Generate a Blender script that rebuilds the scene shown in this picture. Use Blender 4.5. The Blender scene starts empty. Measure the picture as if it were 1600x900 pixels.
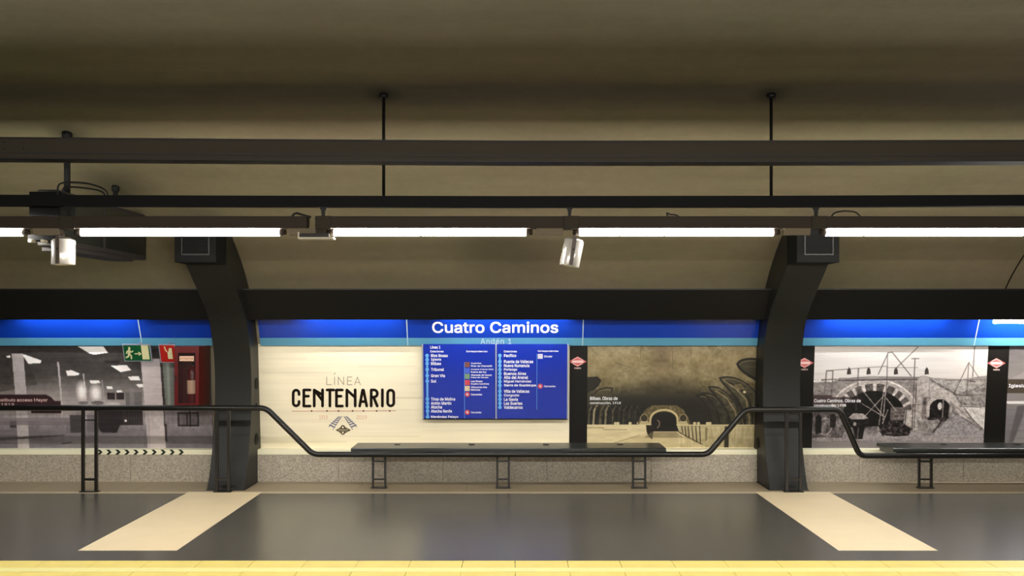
import bpy, math, random
import numpy as np
from mathutils import Matrix, Vector

random.seed(7)
rng = np.random.default_rng(7)
SC = bpy.context.scene
COL = SC.collection

# ------------------------------------------------------------------ camera, world, exposure
F = 1500.0          # focal length in pixels of the 1600 px frame
EYE = 1.85
cam_d = bpy.data.cameras.new('camera')
cam = bpy.data.objects.new('camera', cam_d)
COL.objects.link(cam)
cam.location = (0, 0, EYE)
cam.rotation_euler = (math.pi / 2, 0, 0)
cam_d.sensor_width = 36.0
cam_d.lens = F / 1600 * 36.0
cam_d.shift_y = 52 / 1600
cam_d.clip_start = 0.05
SC.camera = cam

w = bpy.data.worlds.new('world')
SC.world = w
w.use_nodes = True
w.node_tree.nodes['Background'].inputs[0].default_value = (0.9, 0.8, 0.62, 1)
w.node_tree.nodes['Background'].inputs[1].default_value = 0.05

SC.view_settings.view_transform = 'Standard'
SC.view_settings.look = 'None'
SC.view_settings.gamma = 1
SC.view_settings.use_curve_mapping = False
SC.view_settings.exposure = 0.0

TUBE_W = 132.0       # radiance of the platform tubes
OPP_W = 222.0        # radiance of the opposite row, closer to the tracks
COVE_W = 86.0        # radiance of the tubes behind the fascia
LIGHT_COL = (1.0, 0.955, 0.89)


# ------------------------------------------------------------------ helpers
def s2l(c):
    c = c / 255.0
    return c / 12.92 if c <= 0.04045 else ((c + 0.055) / 1.055) ** 2.4


def rgb(r, g, b):
    return (s2l(r), s2l(g), s2l(b))


MATS = {}


def mat(name, color, rough=0.6, metal=0.0, var=0.0, scale=6.0, stretch=(1, 1, 1), bump=0.0,
        spec=0.5, emit=None, alpha=1.0, coat=0.0, col2=None, detail=4.0, thresh=None, rvar=0.0):
    m = bpy.data.materials.new(name)
    m.use_nodes = True
    nt = m.node_tree
    b = nt.nodes['Principled BSDF']
    b.inputs['Base Color'].default_value = (*color, 1)
    b.inputs['Roughness'].default_value = rough
    b.inputs['Metallic'].default_value = metal
    b.inputs['Specular IOR Level'].default_value = spec
    b.inputs['Coat Weight'].default_value = coat
    if emit:
        b.inputs['Emission Color'].default_value = (*emit[0], 1)
        b.inputs['Emission Strength'].default_value = emit[1]
    if alpha < 1:
        b.inputs['Alpha'].default_value = alpha
    if var > 0 or bump > 0 or col2 or rvar > 0:
        tc = nt.nodes.new('ShaderNodeTexCoord')
        mp = nt.nodes.new('ShaderNodeMapping')
        mp.inputs['Scale'].default_value = stretch
        nt.links.new(tc.outputs['Object'], mp.inputs['Vector'])
        nz = nt.nodes.new('ShaderNodeTexNoise')
        nz.inputs['Scale'].default_value = scale
        nz.inputs['Detail'].default_value = detail
        nz.inputs['Roughness'].default_value = 0.65
        nt.links.new(mp.outputs['Vector'], nz.inputs['Vector'])
        if var > 0 or col2:
            rp = nt.nodes.new('ShaderNodeValToRGB')
            lo, hi = thresh or (0.3, 0.7)
            rp.color_ramp.elements[0].position = lo
            rp.color_ramp.elements[1].position = hi
            c2 = col2 or tuple(min(1, c * (1 + var)) for c in color)
            c1 = color if col2 else tuple(c * (1 - var) for c in color)
            rp.color_ramp.elements[0].color = (*c1, 1)
            rp.color_ramp.elements[1].color = (*c2, 1)
            nt.links.new(nz.outputs['Fac'], rp.inputs['Fac'])
            nt.links.new(rp.outputs['Color'], b.inputs['Base Color'])
        if rvar > 0:
            mr = nt.nodes.new('ShaderNodeMapRange')
            mr.inputs['From Min'].default_value = 0.3
            mr.inputs['From Max'].default_value = 0.7
            mr.inputs['To Min'].default_value = max(0.02, rough - rvar)
            mr.inputs['To Max'].default_value = rough + rvar
            nt.links.new(nz.outputs['Fac'], mr.inputs['Value'])
            nt.links.new(mr.outputs['Result'], b.inputs['Roughness'])
        if bump > 0:
            bp = nt.nodes.new('ShaderNodeBump')
            bp.inputs['Strength'].default_value = bump
            bp.inputs['Distance'].default_value = 0.01
            nt.links.new(nz.outputs['Fac'], bp.inputs['Height'])
            nt.links.new(bp.outputs['Normal'], b.inputs['Normal'])
    MATS[name] = m
    return m


def print_mat(name, rough=0.4):
    """flat print: colours painted on the vertices of the poster sheet"""
    m = bpy.data.materials.new(name)
    m.use_nodes = True
    nt = m.node_tree
    b = nt.nodes['Principled BSDF']
    a = nt.nodes.new('ShaderNodeVertexColor')
    a.layer_name = 'Print'
    nt.links.new(a.outputs['Color'], b.inputs['Base Color'])
    b.inputs['Roughness'].default_value = rough
    return m


class MB:
    """collects shapes, links them as one mesh object"""

    def __init__(self):
        self.v, self.f, self.s = [], [], []

    def add(self, vs, fs, smooth=False):
        n = len(self.v)
        self.v += [tuple(p) for p in vs]
        self.f += [tuple(i + n for i in q) for q in fs]
        self.s += [smooth] * len(fs)
        return self

    def box(self, x0, x1, y0, y1, z0, z1):
        vs = [(x0, y0, z0), (x1, y0, z0), (x1, y1, z0), (x0, y1, z0),
              (x0, y0, z1), (x1, y0, z1), (x1, y1, z1), (x0, y1, z1)]
        fs = [(0, 3, 2, 1), (4, 5, 6, 7), (0, 1, 5, 4), (1, 2, 6, 5), (2, 3, 7, 6), (3, 0, 4, 7)]
        return self.add(vs, fs)

    def prism(self, prof, x0, x1, smooth=False):
        """prof: (y, z) points, extruded along X"""
        n = len(prof)
        vs = [(x0, y, z) for y, z in prof] + [(x1, y, z) for y, z in prof]
        fs = [tuple(range(n)), tuple(range(2 * n - 1, n - 1, -1))]
        self.add(vs, fs)
        k = len(self.v) - 2 * n
        for i in range(n):
            j = (i + 1) % n
            self.f.append((k + i, k + n + i, k + n + j, k + j))
            self.s.append(smooth)
        return self

    def cyl(self, p0, p1, r, seg=16, r1=None, smooth=True):
        p0, p1 = Vector(p0), Vector(p1)
        r1 = r if r1 is None else r1
        d = (p1 - p0).normalized()
        a = d.orthogonal().normalized()
        b = d.cross(a)
        vs = []
        for p, rr in ((p0, r), (p1, r1)):
            for i in range(seg):
                t = 2 * math.pi * i / seg
                vs.append(p + a * rr * math.cos(t) + b * rr * math.sin(t))
        fs = [(i, (i + 1) % seg, seg + (i + 1) % seg, seg + i) for i in range(seg)]
        self.add(vs, fs, smooth)
        k = len(self.v) - 2 * seg
        self.f.append(tuple(k + i for i in range(seg - 1, -1, -1)))
        self.f.append(tuple(k + seg + i for i in range(seg)))
        self.s += [False, False]
        return self

    def tube(self, pts, r, seg=12):
        pts = [Vector(p) for p in pts]
        n = len(pts)
        vs = []
        up = None
        for i, p in enumerate(pts):
            d = (pts[min(i + 1, n - 1)] - pts[max(i - 1, 0)]).normalized()
            if up is None:
                up = d.orthogonal().normalized()
            a = (up - d * up.dot(d)).normalized()
            b = d.cross(a)
            up = a
            for k in range(seg):
                t = 2 * math.pi * k / seg
                vs.append(p + a * r * math.cos(t) + b * r * math.sin(t))
        fs = []
        for i in range(n - 1):
            for k in range(seg):
                k2 = (k + 1) % seg
                fs.append((i * seg + k, i * seg + k2, (i + 1) * seg + k2, (i + 1) * seg + k))
        fs.append(tuple(range(seg - 1, -1, -1)))
        fs.append(tuple((n - 1) * seg + k for k in range(seg)))
        self.add(vs, fs, True)
        return self

    def disc(self, c, r, axis='n', seg=20, t=0.003, ry=None):
        """flat disc in the local XY plane with a little thickness along +z"""
        ry = ry or r
        vs = [(c[0] + r * math.cos(2 * math.pi * i / seg), c[1] + ry * math.sin(2 * math.pi * i / seg), c[2]) for i in range(seg)]
        vs += [(x, y, z + t) for x, y, z in vs]
        fs = [tuple(range(seg - 1, -1, -1)), tuple(range(seg, 2 * seg))]
        fs += [(i, (i + 1) % seg, seg + (i + 1) % seg, seg + i) for i in range(seg)]
        return self.add(vs, fs)

    def flat(self, poly, z0, z1):
        """polygon in local XY, extruded z0..z1"""
        n = len(poly)
        ar = sum(poly[i][0] * poly[(i + 1) % n][1] - poly[(i + 1) % n][0] * poly[i][1] for i in range(n))
        if ar < 0:
            poly = poly[::-1]
        vs = [(x, y, z0) for x, y in poly] + [(x, y, z1) for x, y in poly]
        fs = [tuple(range(n - 1, -1, -1)), tuple(range(n, 2 * n))]
        fs += [(i, (i + 1) % n, n + (i + 1) % n, n + i) for i in range(n)]
        return self.add(vs, fs)

    def stroke(self, pts, wd, z0, z1, caps=True):
        """thick line in local XY"""
        for (xa, ya), (xb, yb) in zip(pts[:-1], pts[1:]):
            L = math.hypot(xb - xa, yb - ya) or 1e-6
            nx, ny = -(yb - ya) / L * wd / 2, (xb - xa) / L * wd / 2
            self.flat([(xa + nx, ya + ny), (xb + nx, yb + ny), (xb - nx, yb - ny), (xa - nx, ya - ny)], z0, z1)
        if caps:
            for x, y in pts:
                self.disc((x, y, z0), wd / 2, seg=10, t=(z1 - z0) * 0.98)
        return self

    def merge(self, me, M=None):
        vs = [v.co if M is None else M @ v.co for v in me.vertices]
        return self.add(vs, [tuple(p.vertices) for p in me.polygons])

    def build(self, name, m, parent=None, mw=None, bevel=0.0, recalc=False):
        me = bpy.data.meshes.new(name)
        me.from_pydata(self.v, [], self.f)
        me.polygons.foreach_set('use_smooth', self.s)
        me.materials.append(m)
        me.update()
        if recalc:
            import bmesh
            bm = bmesh.new()
            bm.from_mesh(me)
            bmesh.ops.recalc_face_normals(bm, faces=bm.faces)
            bm.to_mesh(me)
            bm.free()
        o = bpy.data.objects.new(name, me)
        COL.objects.link(o)
        if parent is not None:
            o.parent = parent
        if mw is not None:
            o.matrix_world = mw
        if bevel > 0:
            bv = o.modifiers.new('bevel', 'BEVEL')
            bv.width = bevel
            bv.segments = 2
            bv.limit_method = 'ANGLE'
            bv.angle_limit = math.radians(40)
        return o


def empty(name, loc=(0, 0, 0), mw=None):
    o = bpy.data.objects.new(name, None)
    o.empty_display_size = 0.1
    COL.objects.link(o)
    o.matrix_world = mw if mw is not None else Matrix.Translation(loc)
    return o


def tag(o, label=None, cat=None, group=None, kind=None):
    if label:
        o['label'] = label
    if cat:
        o['category'] = cat
    if group:
        o['group'] = group
    if kind:
        o['kind'] = kind
    return o


def copy_tree(o, parent=None):
    c = o.copy()
    COL.objects.link(c)
    c.parent = parent
    for ch in list(o.children):
        copy_tree(ch, c)
    return c


def PX(x, D):
    return (x - 800) * D / F


def PZ(y, D):
    return EYE + (502 - y) * D / F


class Frame:
    """a tilted plane facing the tracks: u along X, v up the slope, n towards the camera"""

    def __init__(self, d0, z0, d1, z1):
        self.o = Vector((0, d0, z0))
        self.ev = Vector((0, d1 - d0, z1 - z0)).normalized()
        self.eu = Vector((1, 0, 0))
        self.n = self.eu.cross(self.ev)
        self.M = Matrix(((self.eu.x, self.ev.x, self.n.x, 0), (self.eu.y, self.ev.y, self.n.y, d0),
                         (self.eu.z, self.ev.z, self.n.z, z0), (0, 0, 0, 1)))

    def uv(self, x, y, h=0.0):
        d = Vector(((x - 800) / F, 1, (502 - y) / F))
        c = Vector((0, 0, EYE))
        t = (self.o + self.n * h - c).dot(self.n) / d.dot(self.n)
        p = c + d * t - self.o
        return p.dot(self.eu), p.dot(self.ev)


FONT = None
try:
    import os
    _p = bpy.utils.system_resource('DATAFILES', path='fonts')
    FONT = bpy.data.fonts.load(os.path.join(_p, 'Inter.woff2'))
except Exception:
    FONT = None
_tc = {}


def text_mesh(s, bold=0.0, spacing=1.0, res=3):
    key = (s, bold, spacing)
    if key not in _tc:
        cu = bpy.data.curves.new('t', 'FONT')
        cu.body = s
        if FONT:
            cu.font = FONT
        cu.size = 1
        cu.space_character = spacing
        cu.resolution_u = res
        ob = bpy.data.objects.new('t', cu)
        COL.objects.link(ob)
        dg = bpy.context.evaluated_depsgraph_get()
        me = bpy.data.meshes.new_from_object(ob.evaluated_get(dg))
        bpy.data.objects.remove(ob)
        xs = [v.co.x for v in me.vertices]
        ys = [v.co.y for v in me.vertices]
        _tc[key] = (me, min(xs), max(xs), min(ys), max(ys))
    return _tc[key]


def put_text(mb, s, u0, u1, v0, v1, z, bold=0.0, spacing=1.0, res=3):
    """fits the text's box into u0..u1, v0..v1"""
    me, xa, xb, ya, yb = text_mesh(s, bold, spacing, res)
    sx, sy = (u1 - u0) / (xb - xa), (v1 - v0) / (yb - ya)
    offs = [(0, 0)]
    if bold > 0:
        n_ = 8 if bold > 0.018 and res > 3 else 4
        offs += [(bold * sy * math.cos(2 * math.pi * (k + .5) / n_), bold * sy * math.sin(2 * math.pi * (k + .5) / n_)) for k in range(n_)]
    for i, (ox, oy) in enumerate(offs):
        vs = [((v.co.x - xa) * sx + u0 + ox, (v.co.y - ya) * sy + v0 + oy, z + i * 2e-5) for v in me.vertices]
        mb.add(vs, [tuple(p.vertices) for p in me.polygons])


# ------------------------------------------------------------------ materials
M_floor = mat('dark_floor', rgb(86, 83, 76), rough=0.27, var=0.05, scale=0.7, spec=0.5, detail=2)
M_inlay = mat('cream_inlay', rgb(246, 226, 186), rough=0.38, var=0.035, scale=2.5)
M_yellow = mat('yellow_tile', rgb(238, 218, 126), rough=0.5, var=0.05, scale=5)
M_yellow2 = mat('yellow_rib', rgb(246, 240, 164), rough=0.45, var=0.02, scale=5)
M_kerb = mat('granite_kerb', rgb(154, 139, 112), rough=0.45, var=0.12, scale=60, detail=6)
M_kerb2 = mat('pale_edging', rgb(196, 180, 152), rough=0.5, var=0.06, scale=30)
M_granite = mat('granite', rgb(140, 132, 118), rough=0.42, col2=rgb(206, 196, 177), scale=75, detail=8, thresh=(0.36, 0.66))
M_joint = mat('joint', rgb(96, 88, 72), rough=0.8, var=0.1, scale=30)
M_wall = mat('wall_paint', rgb(150, 140, 118), rough=0.8, var=0.08, scale=3)
M_pit = mat('pit_concrete', rgb(60, 54, 46), rough=0.9, var=0.2, scale=4)
M_fascia = mat('fascia_steel', rgb(15, 14, 12), rough=0.55, var=0.08, scale=2, spec=0.25)
M_pillar = mat('pillar_paint', rgb(29, 29, 26), rough=0.45, var=0.10, scale=2.5, spec=0.28, stretch=(1, 1, 0.4))
M_black = mat('black_paint', rgb(16, 15, 14), rough=0.5, spec=0.25, var=0.1, scale=8)
M_matte = mat('matte_black', rgb(8, 9, 8), rough=0.7, var=0.1, scale=8, spec=0.2)
M_frame = mat('grille_grey', rgb(34, 34, 32), rough=0.5, var=0.05, scale=8)
M_blacksteel = mat('black_steel', rgb(28, 25, 23), rough=0.3, var=0.12, scale=12, spec=0.6)
M_rail = mat('handrail_steel', rgb(34, 33, 31), rough=0.28, metal=0.4, var=0.1, scale=10)
M_seat = mat('bench_seat', rgb(44, 46, 42), rough=0.30, metal=0.1, var=0.12, scale=5, spec=0.45)
M_tray = mat('tray_steel', rgb(62, 56, 46), rough=0.6, spec=0.15, var=0.08, scale=2.5, stretch=(0.5, 4, 4))
M_tray2 = mat('tray_steel_dark', rgb(34, 29, 25), rough=0.6, var=0.1, scale=4)
M_trunk = mat('trunking_paint', rgb(56, 48, 40), rough=0.6, spec=0.15, var=0.05, scale=2)
M_ballast = mat('ballast_paint', rgb(120, 108, 88), rough=0.5, var=0.06, scale=8)
M_arm = mat('bracket_brown', rgb(78, 66, 54), rough=0.45, var=0.06, scale=8)
M_plate = mat('joint_plate', rgb(56, 50, 39), rough=0.6, spec=0.15, var=0.06, scale=8)
M_white = mat('white_enamel', rgb(236, 232, 224), rough=0.22, metal=0.55, var=0.02, scale=6)
M_dirtywhite = mat('aged_plastic', rgb(206, 198, 176), rough=0.45, var=0.05, scale=10)
M_tube = mat('lit_tube', (1, 1, 1), rough=0.3, emit=(LIGHT_COL, TUBE_W))
M_tube2 = mat('lit_tube_opposite', (1, 1, 1), rough=0.3, emit=(LIGHT_COL, OPP_W))
M_cove = mat('lit_cove_tube', (1, 1, 1), rough=0.3, emit=((0.93, 0.97, 1.0), COVE_W))
M_cove_soft = mat('lit_cove_tube_dimmer', (1, 1, 1), rough=0.3, emit=((0.93, 0.97, 1.0), COVE_W * 0.62))
M_blue = mat('blue_enamel', rgb(12, 54, 160), rough=0.25, var=0.05, scale=2)
M_pale = mat('pale_blue_enamel', rgb(86, 148, 176), rough=0.3, var=0.04, scale=2)
M_letters = mat('white_letters', rgb(240, 242, 246), rough=0.4, var=0.01, scale=5)
M_letters2 = mat('grey_letters', rgb(186, 206, 206), rough=0.4, var=0.01, scale=5)
M_board = mat('board_blue', rgb(20, 46, 160), rough=0.22, var=0.08, scale=1.5)
M_alu = mat('aluminium', rgb(176, 184, 200), rough=0.3, metal=0.5, var=0.03, scale=8)
M_line = mat('line_blue', rgb(96, 170, 232), rough=0.4, var=0.02, scale=5)
M_red = mat('red_enamel', rgb(92, 11, 13), rough=0.3, var=0.06, scale=4)
M_redsign = mat('sign_red', rgb(176, 30, 20), rough=0.35, var=0.04, scale=4)
M_redcab = mat('cabinet_red', rgb(96, 14, 15), rough=0.35, var=0.08, scale=5)
M_green = mat('exit_green', rgb(10, 84, 46), rough=0.35, var=0.03, scale=5)
M_glow = mat('photoluminescent', rgb(222, 218, 170), rough=0.5, var=0.03, scale=5)
M_strip = mat('cream_strip', rgb(250, 246, 214), rough=0.5, var=0.02, scale=4)
M_chev = mat('chevron_dark', rgb(26, 38, 22), rough=0.5, var=0.05, scale=9)
M_ink = mat('ink_dark', rgb(28, 19, 12), rough=0.8, spec=0.1, var=0.05, scale=9)
M_inkgrey = mat('ink_taupe', rgb(172, 156, 132), rough=0.5, var=0.03, scale=9)
M_inkred = mat('ink_red', rgb(196, 130, 112), rough=0.5, var=0.05, scale=9)
M_inkpeach = mat('ink_peach', rgb(232, 190, 160), rough=0.5, var=0.03, scale=9)
M_inkblue = mat('ink_slate', rgb(96, 100, 134), rough=0.5, var=0.05, scale=9)
M_inkolive = mat('ink_olive', rgb(70, 56, 30), rough=0.5, var=0.05, scale=9)
M_cream = mat('cream_print', rgb(240, 228, 196), rough=0.5, var=0.02, scale=9)
M_pinkred = mat('emblem_red', rgb(206, 104, 104), rough=0.4, var=0.04, scale=9)
M_pinklite = mat('emblem_pale', rgb(238, 206, 200), rough=0.4, var=0.02, scale=9)
M_brown = mat('code_brown', rgb(120, 70, 60), rough=0.4, var=0.04, scale=9)
M_codeblue = mat('code_blue', rgb(60, 90, 200), rough=0.4, var=0.04, scale=9)
M_codegreen = mat('code_green', rgb(110, 140, 110), rough=0.4, var=0.04, scale=9)
M_codered = mat('code_red', rgb(196, 66, 76), rough=0.4, var=0.04, scale=9)
M_codeyel = mat('code_yellow', rgb(206, 190, 150), rough=0.4, var=0.04, scale=9)
M_codegrey = mat('code_grey', rgb(206, 200, 214), rough=0.4, var=0.04, scale=9)
M_screen = mat('screen_glass', rgb(34, 35, 30), rough=0.2, var=0.06, scale=2, spec=0.6)
M_cable = mat('cable_rubber', rgb(16, 15, 14), rough=0.6, var=0.1, scale=20)
M_print = print_mat('poster_print')
M_posterblack = mat('poster_black', rgb(20, 18, 16), rough=0.4, spec=0.25, var=0.12, scale=2.2)

# cabinet window
mg = bpy.data.materials.new('cabinet_glass')
mg.use_nodes = True
_b = mg.node_tree.nodes['Principled BSDF']
_b.inputs['Base Color'].default_value = (0.05, 0.04, 0.04, 1)
_b.inputs['Roughness'].default_value = 0.12
_b.inputs['Alpha'].default_value = 0.18
_b.inputs['Specular IOR Level'].default_value = 0.2
M_glass = mg

# ceiling: aged olive plaster with soot marks and a darker stripe
SOOT = []       # (x, y, z, radius, strength) of soot marks


def ceiling_material():
    m = bpy.data.materials.new('vault_plaster')
    m.use_nodes = True
    nt = m.node_tree
    N = nt.nodes
    L = nt.links
    b = N['Principled BSDF']
    b.inputs['Roughness'].default_value = 0.75
    b.inputs['Specular IOR Level'].default_value = 0.25
    tc = N.new('ShaderNodeTexCoord')

    def noise(scale, stretch, detail=5, rough=0.6):
        mp = N.new('ShaderNodeMapping')
        mp.inputs['Scale'].default_value = stretch
        L.new(tc.outputs['Object'], mp.inputs['Vector'])
        nz = N.new('ShaderNodeTexNoise')
        nz.inputs['Scale'].default_value = scale
        nz.inputs['Detail'].default_value = detail
        nz.inputs['Roughness'].default_value = rough
        L.new(mp.outputs['Vector'], nz.inputs['Vector'])
        return nz.outputs['Fac']

    def math_(op, a, b_, clamp=False):
        n = N.new('ShaderNodeMath')
        n.operation = op
        n.use_clamp = clamp
        for i, q in enumerate((a, b_)):
            if isinstance(q, (int, float)):
                n.inputs[i].default_value = q
            elif q is not None:
                L.new(q, n.inputs[i])
        return n.outputs[0]

    def smooth(val, a, b_, t0, t1):
        n = N.new('ShaderNodeMapRange')
        n.interpolation_type = 'SMOOTHSTEP'
        L.new(val, n.inputs['Value'])
        for k, q in zip(('From Min', 'From Max', 'To Min', 'To Max'), (a, b_, t0, t1)):
            n.inputs[k].default_value = q
        return n.outputs['Result']

    big = noise(0.45, (1, 1, 1))
    streak = noise(1.2, (0.35, 3.0, 3.0))
    fine = noise(9, (1, 1, 1), 8, 0.7)
    rp = N.new('ShaderNodeValToRGB')
    rp.color_ramp.elements[0].position = 0.38
    rp.color_ramp.elements[1].position = 0.62
    rp.color_ramp.elements[0].color = (0.138, 0.121, 0.066, 1)
    rp.color_ramp.elements[1].color = (0.158, 0.127, 0.076, 1)
    L.new(big, rp.inputs['Fac'])
    tone = math_('MULTIPLY', smooth(streak, 0.3, 0.7, 0.92, 1.05), smooth(fine, 0.25, 0.75, 0.93, 1.05))
    # specks of dirt
    sp = noise(3.1, (1, 1, 1), 10, 0.9)
    tone = math_('MULTIPLY', tone, smooth(sp, 0.66, 0.71, 1.0, 0.55))
    # darker stripe with wavering edges, along the vault above the tube row
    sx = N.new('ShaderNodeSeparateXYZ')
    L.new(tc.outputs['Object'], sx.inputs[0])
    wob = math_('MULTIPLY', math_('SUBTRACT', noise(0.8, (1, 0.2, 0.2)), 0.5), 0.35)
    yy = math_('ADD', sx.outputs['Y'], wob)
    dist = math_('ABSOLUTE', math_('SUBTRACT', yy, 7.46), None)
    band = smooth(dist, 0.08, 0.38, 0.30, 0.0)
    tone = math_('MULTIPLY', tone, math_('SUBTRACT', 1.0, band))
    for (x, y, z, r, s) in SOOT:
        vd = N.new('ShaderNodeVectorMath')
        vd.operation = 'DISTANCE'
        L.new(tc.outputs['Object'], vd.inputs[0])
        vd.inputs[1].default_value = (x, y, z)
        tone = math_('MULTIPLY', tone, smooth(vd.outputs['Value'], r * 0.1, r, 1 - s, 1.0))
    mx = N.new('ShaderNodeVectorMath')
    mx.operation = 'SCALE'
    L.new(rp.outputs['Color'], mx.inputs[0])
    L.new(tone, mx.inputs['Scale'])
    L.new(mx.outputs[0], b.inputs['Base Color'])
    bp = N.new('ShaderNodeBump')
    bp.inputs['Strength'].default_value = 0.25
    bp.inputs['Distance'].default_value = 0.01
    L.new(fine, bp.inputs['Height'])
    L.new(bp.outputs['Normal'], b.inputs['Normal'])
    return m


# ------------------------------------------------------------------ the setting
HALF = 12.5
D_EDGE = 6.8


def vault_z(d):
    return 1.5 + 2.45 * math.sqrt(max(0.0, 1 - ((d - 4) / 7.0) ** 2))


for px, d in ((600, 7.5), (1205, 7.5)):
    SOOT.append((PX(px, d), d, vault_z(d), 0.22, 0.5))
SOOT.append((-3.79, 8.2, vault_z(8.2), 0.25, 0.5))
SOOT.append((-3.81, 9.2, vault_z(9.2), 0.55, 0.55))
SOOT.append((-0.12, 10.25, vault_z(10.25), 0.75, 0.35))
SOOT.append((0.35, 10.4, vault_z(10.4), 0.45, 0.2))

# platform floor
D_KERB = 10.32
D_DARK = 7.42
mb = MB()
mb.box(-HALF, HALF, D_EDGE, 11.3, -0.12, -0.02)
mb.box(-HALF, HALF, D_EDGE + 0.05, 11.3, -1.1, -0.12)
floor = mb.build('floor', M_joint)
tag(floor, kind='structure')
# dark field, cut around the cream inlays
IN1 = (-3.505, -2.705)
IN2 = (2.635, 3.438)
D_IN = 7.745
mb = MB()
mb.box(-HALF, HALF, D_DARK, D_IN, -0.02, 0)
for a, b in ((-HALF, IN1[0]), (IN1[1], IN2[0]), (IN2[1], HALF)):
    mb.box(a, b, D_IN, D_KERB, -0.02, 0)
mb.build('dark_flooring', M_floor, floor)
for a, b in (IN1, IN2):
    MB().box(a + 0.002, b - 0.002, D_IN + 0.002, D_KERB, -0.02, 0.0005).build('cream_inlay', M_inlay, floor)
# granite kerb strip along the wall, in slabs
x = -HALF
k = 0
while x < HALF:
    x1 = min(x + 1.2, HALF)
    MB().box(x + 0.0015, x1 - 0.0015, D_KERB + 0.09, 11.12, -0.02, 0.001).build('kerb_slab', M_kerb, floor)
    x = x1
for a, b in ((-HALF, -3.505), (-2.705, 2.635), (3.438, HALF)):
    MB().box(a, b, D_KERB, D_KERB + 0.088, -0.02, 0.002).build('edging_strip', M_kerb2, floor)
for a, b in (IN1, IN2):
    MB().box(a, b, D_KERB, D_KERB + 0.088, -0.02, 0.001).build('edging_strip', M_inlay, floor)
# yellow edge tiles: a row, a pale rib, another row
tile_me = None
x0 = 0.426 - 0.402 * 31
for i in range(62):
    xa = x0 + i * 0.402
    for (ya, yb) in ((7.20, 7.415), (6.80, 7.085)):
        if abs(xa) > 6.5:
            continue
        MB().box(xa + 0.0025, xa + 0.3995, ya, yb, -0.02, 0.001 + random.uniform(-0.0004, 0.0004)).build('yellow_tile', M_yellow, floor)
for a, b in ((-HALF, x0 + 0.402 * math.ceil((-6.5 - x0) / 0.402)), (x0 + 0.402 * (math.floor((6.5 - x0) / 0.402) + 1), HALF)):
    tag(MB().box(a, b, 6.80, 7.415, -0.02, 0.001).build('yellow_tiling', M_yellow, floor), kind='stuff')
MB().box(-HALF, HALF, 7.088, 7.197, -0.02, 0.004).build('pale_yellow_rib', M_yellow2, floor, bevel=0.003)

# track pit and the opposite platform the camera stands on
mb = MB()
mb.box(-HALF, HALF, 1.2, D_EDGE + 0.05, -1.2, -1.1)
mb.box(-HALF, HALF, -3.0, 1.2, -1.2, -0.02)
o = mb.build('floor_trackbed', M_pit)
tag(o, kind='structure')
o = MB().box(-HALF, HALF, -3.0, 1.2, -0.02, 0.0).build('floor_opposite', M_floor)
tag(o, kind='structure')
o = MB().box(-HALF, HALF, -3.2, -3.0, -1.2, 1.8).build('wall_front', M_wall)
tag(o, kind='structure')

# vault, one shell with a joint ring at X = 5.5
STR = [(-HALF, -4, 0), (-4, 5.491, 0), (5.491, 5.507, 0.03), (5.507, HALF, 0)]
NT = 72
a0 = math.acos((10.88 - 4) / 7.0)
a1 = math.acos((-2.99 - 4) / 7.0)
mb = MB()
for (xa, xb, rc) in STR:
    vs, fs = [], []
    for t in range(NT + 1):
        a = a0 + (a1 - a0) * t / NT
        for xx in (xa, xb):
            vs.append((xx, 4 + (7.0 + rc) * math.cos(a), 1.5 + (2.45 + rc) * math.sin(a)))
    fs = [(2 * t, 2 * t + 2, 2 * t + 3, 2 * t + 1) for t in range(NT)]
    mb.add(vs, fs, True)
vs = []
for t in range(NT + 1):
    a = a0 + (a1 - a0) * t / NT
    for xx in (-HALF, HALF):
        vs.append((xx, 4 + 7.2 * math.cos(a), 1.5 + 2.65 * math.sin(a)))
mb.add(vs, [(2 * t, 2 * t + 1, 2 * t + 3, 2 * t + 2) for t in range(NT)], True)
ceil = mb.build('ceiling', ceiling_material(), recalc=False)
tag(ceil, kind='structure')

# back wall: a leaning shell behind posters, dado and band
FW = Frame(11.20, 0.37, 11.08, 1.57)       # poster plane
FB = Frame(11.03, 1.57, 10.90, 1.875)     # leaning blue band
mb = MB()
mb.prism([(11.22, -0.1), (11.22, 0.37), (11.10, 1.57), (11.06, 1.60), (10.95, 1.9), (10.80, 2.12), (11.1, 2.4), (11.6, 2.4), (11.6, -0.1)], -HALF, HALF)
wall = mb.build('wall_back', M_wall, recalc=True)
tag(wall, kind='structure')
# granite dado panels
DADO_D = 11.06
xs = [PX(692, DADO_D) + 1.2 * i for i in range(-9, 11)]
for a, b in zip(xs[:-1], xs[1:]):
    MB().box(a + 0.0015, b - 0.0015, DADO_D, 11.22, 0.0, 0.312).build('granite_panel', M_granite, wall, bevel=0.002)
for a, b in ((-HALF, -3.40), (-2.95, 2.84), (3.22, HALF)):
    MB().box(a, b, DADO_D - 0.004, 11.215, 0.3135, 0.372).build('cream_strip', M_strip, wall, bevel=0.002)

# dark fascia above the band, one length per bay
BAYS = ((-HALF, -3.30), (-2.97, 2.86), (3.20, HALF))
for i, (a, b) in enumerate(BAYS):
    mb = MB()
    mb.prism([(10.43, 2.205), (10.43, 2.19), (10.66, 1.868), (10.675, 1.868), (10.49, 2.195), (10.86, 2.195), (10.86, 2.205)], a, b)
    o = mb.build('trim_%d' % (i + 1), M_fascia, recalc=True)
    tag(o, kind='structure')

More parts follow.
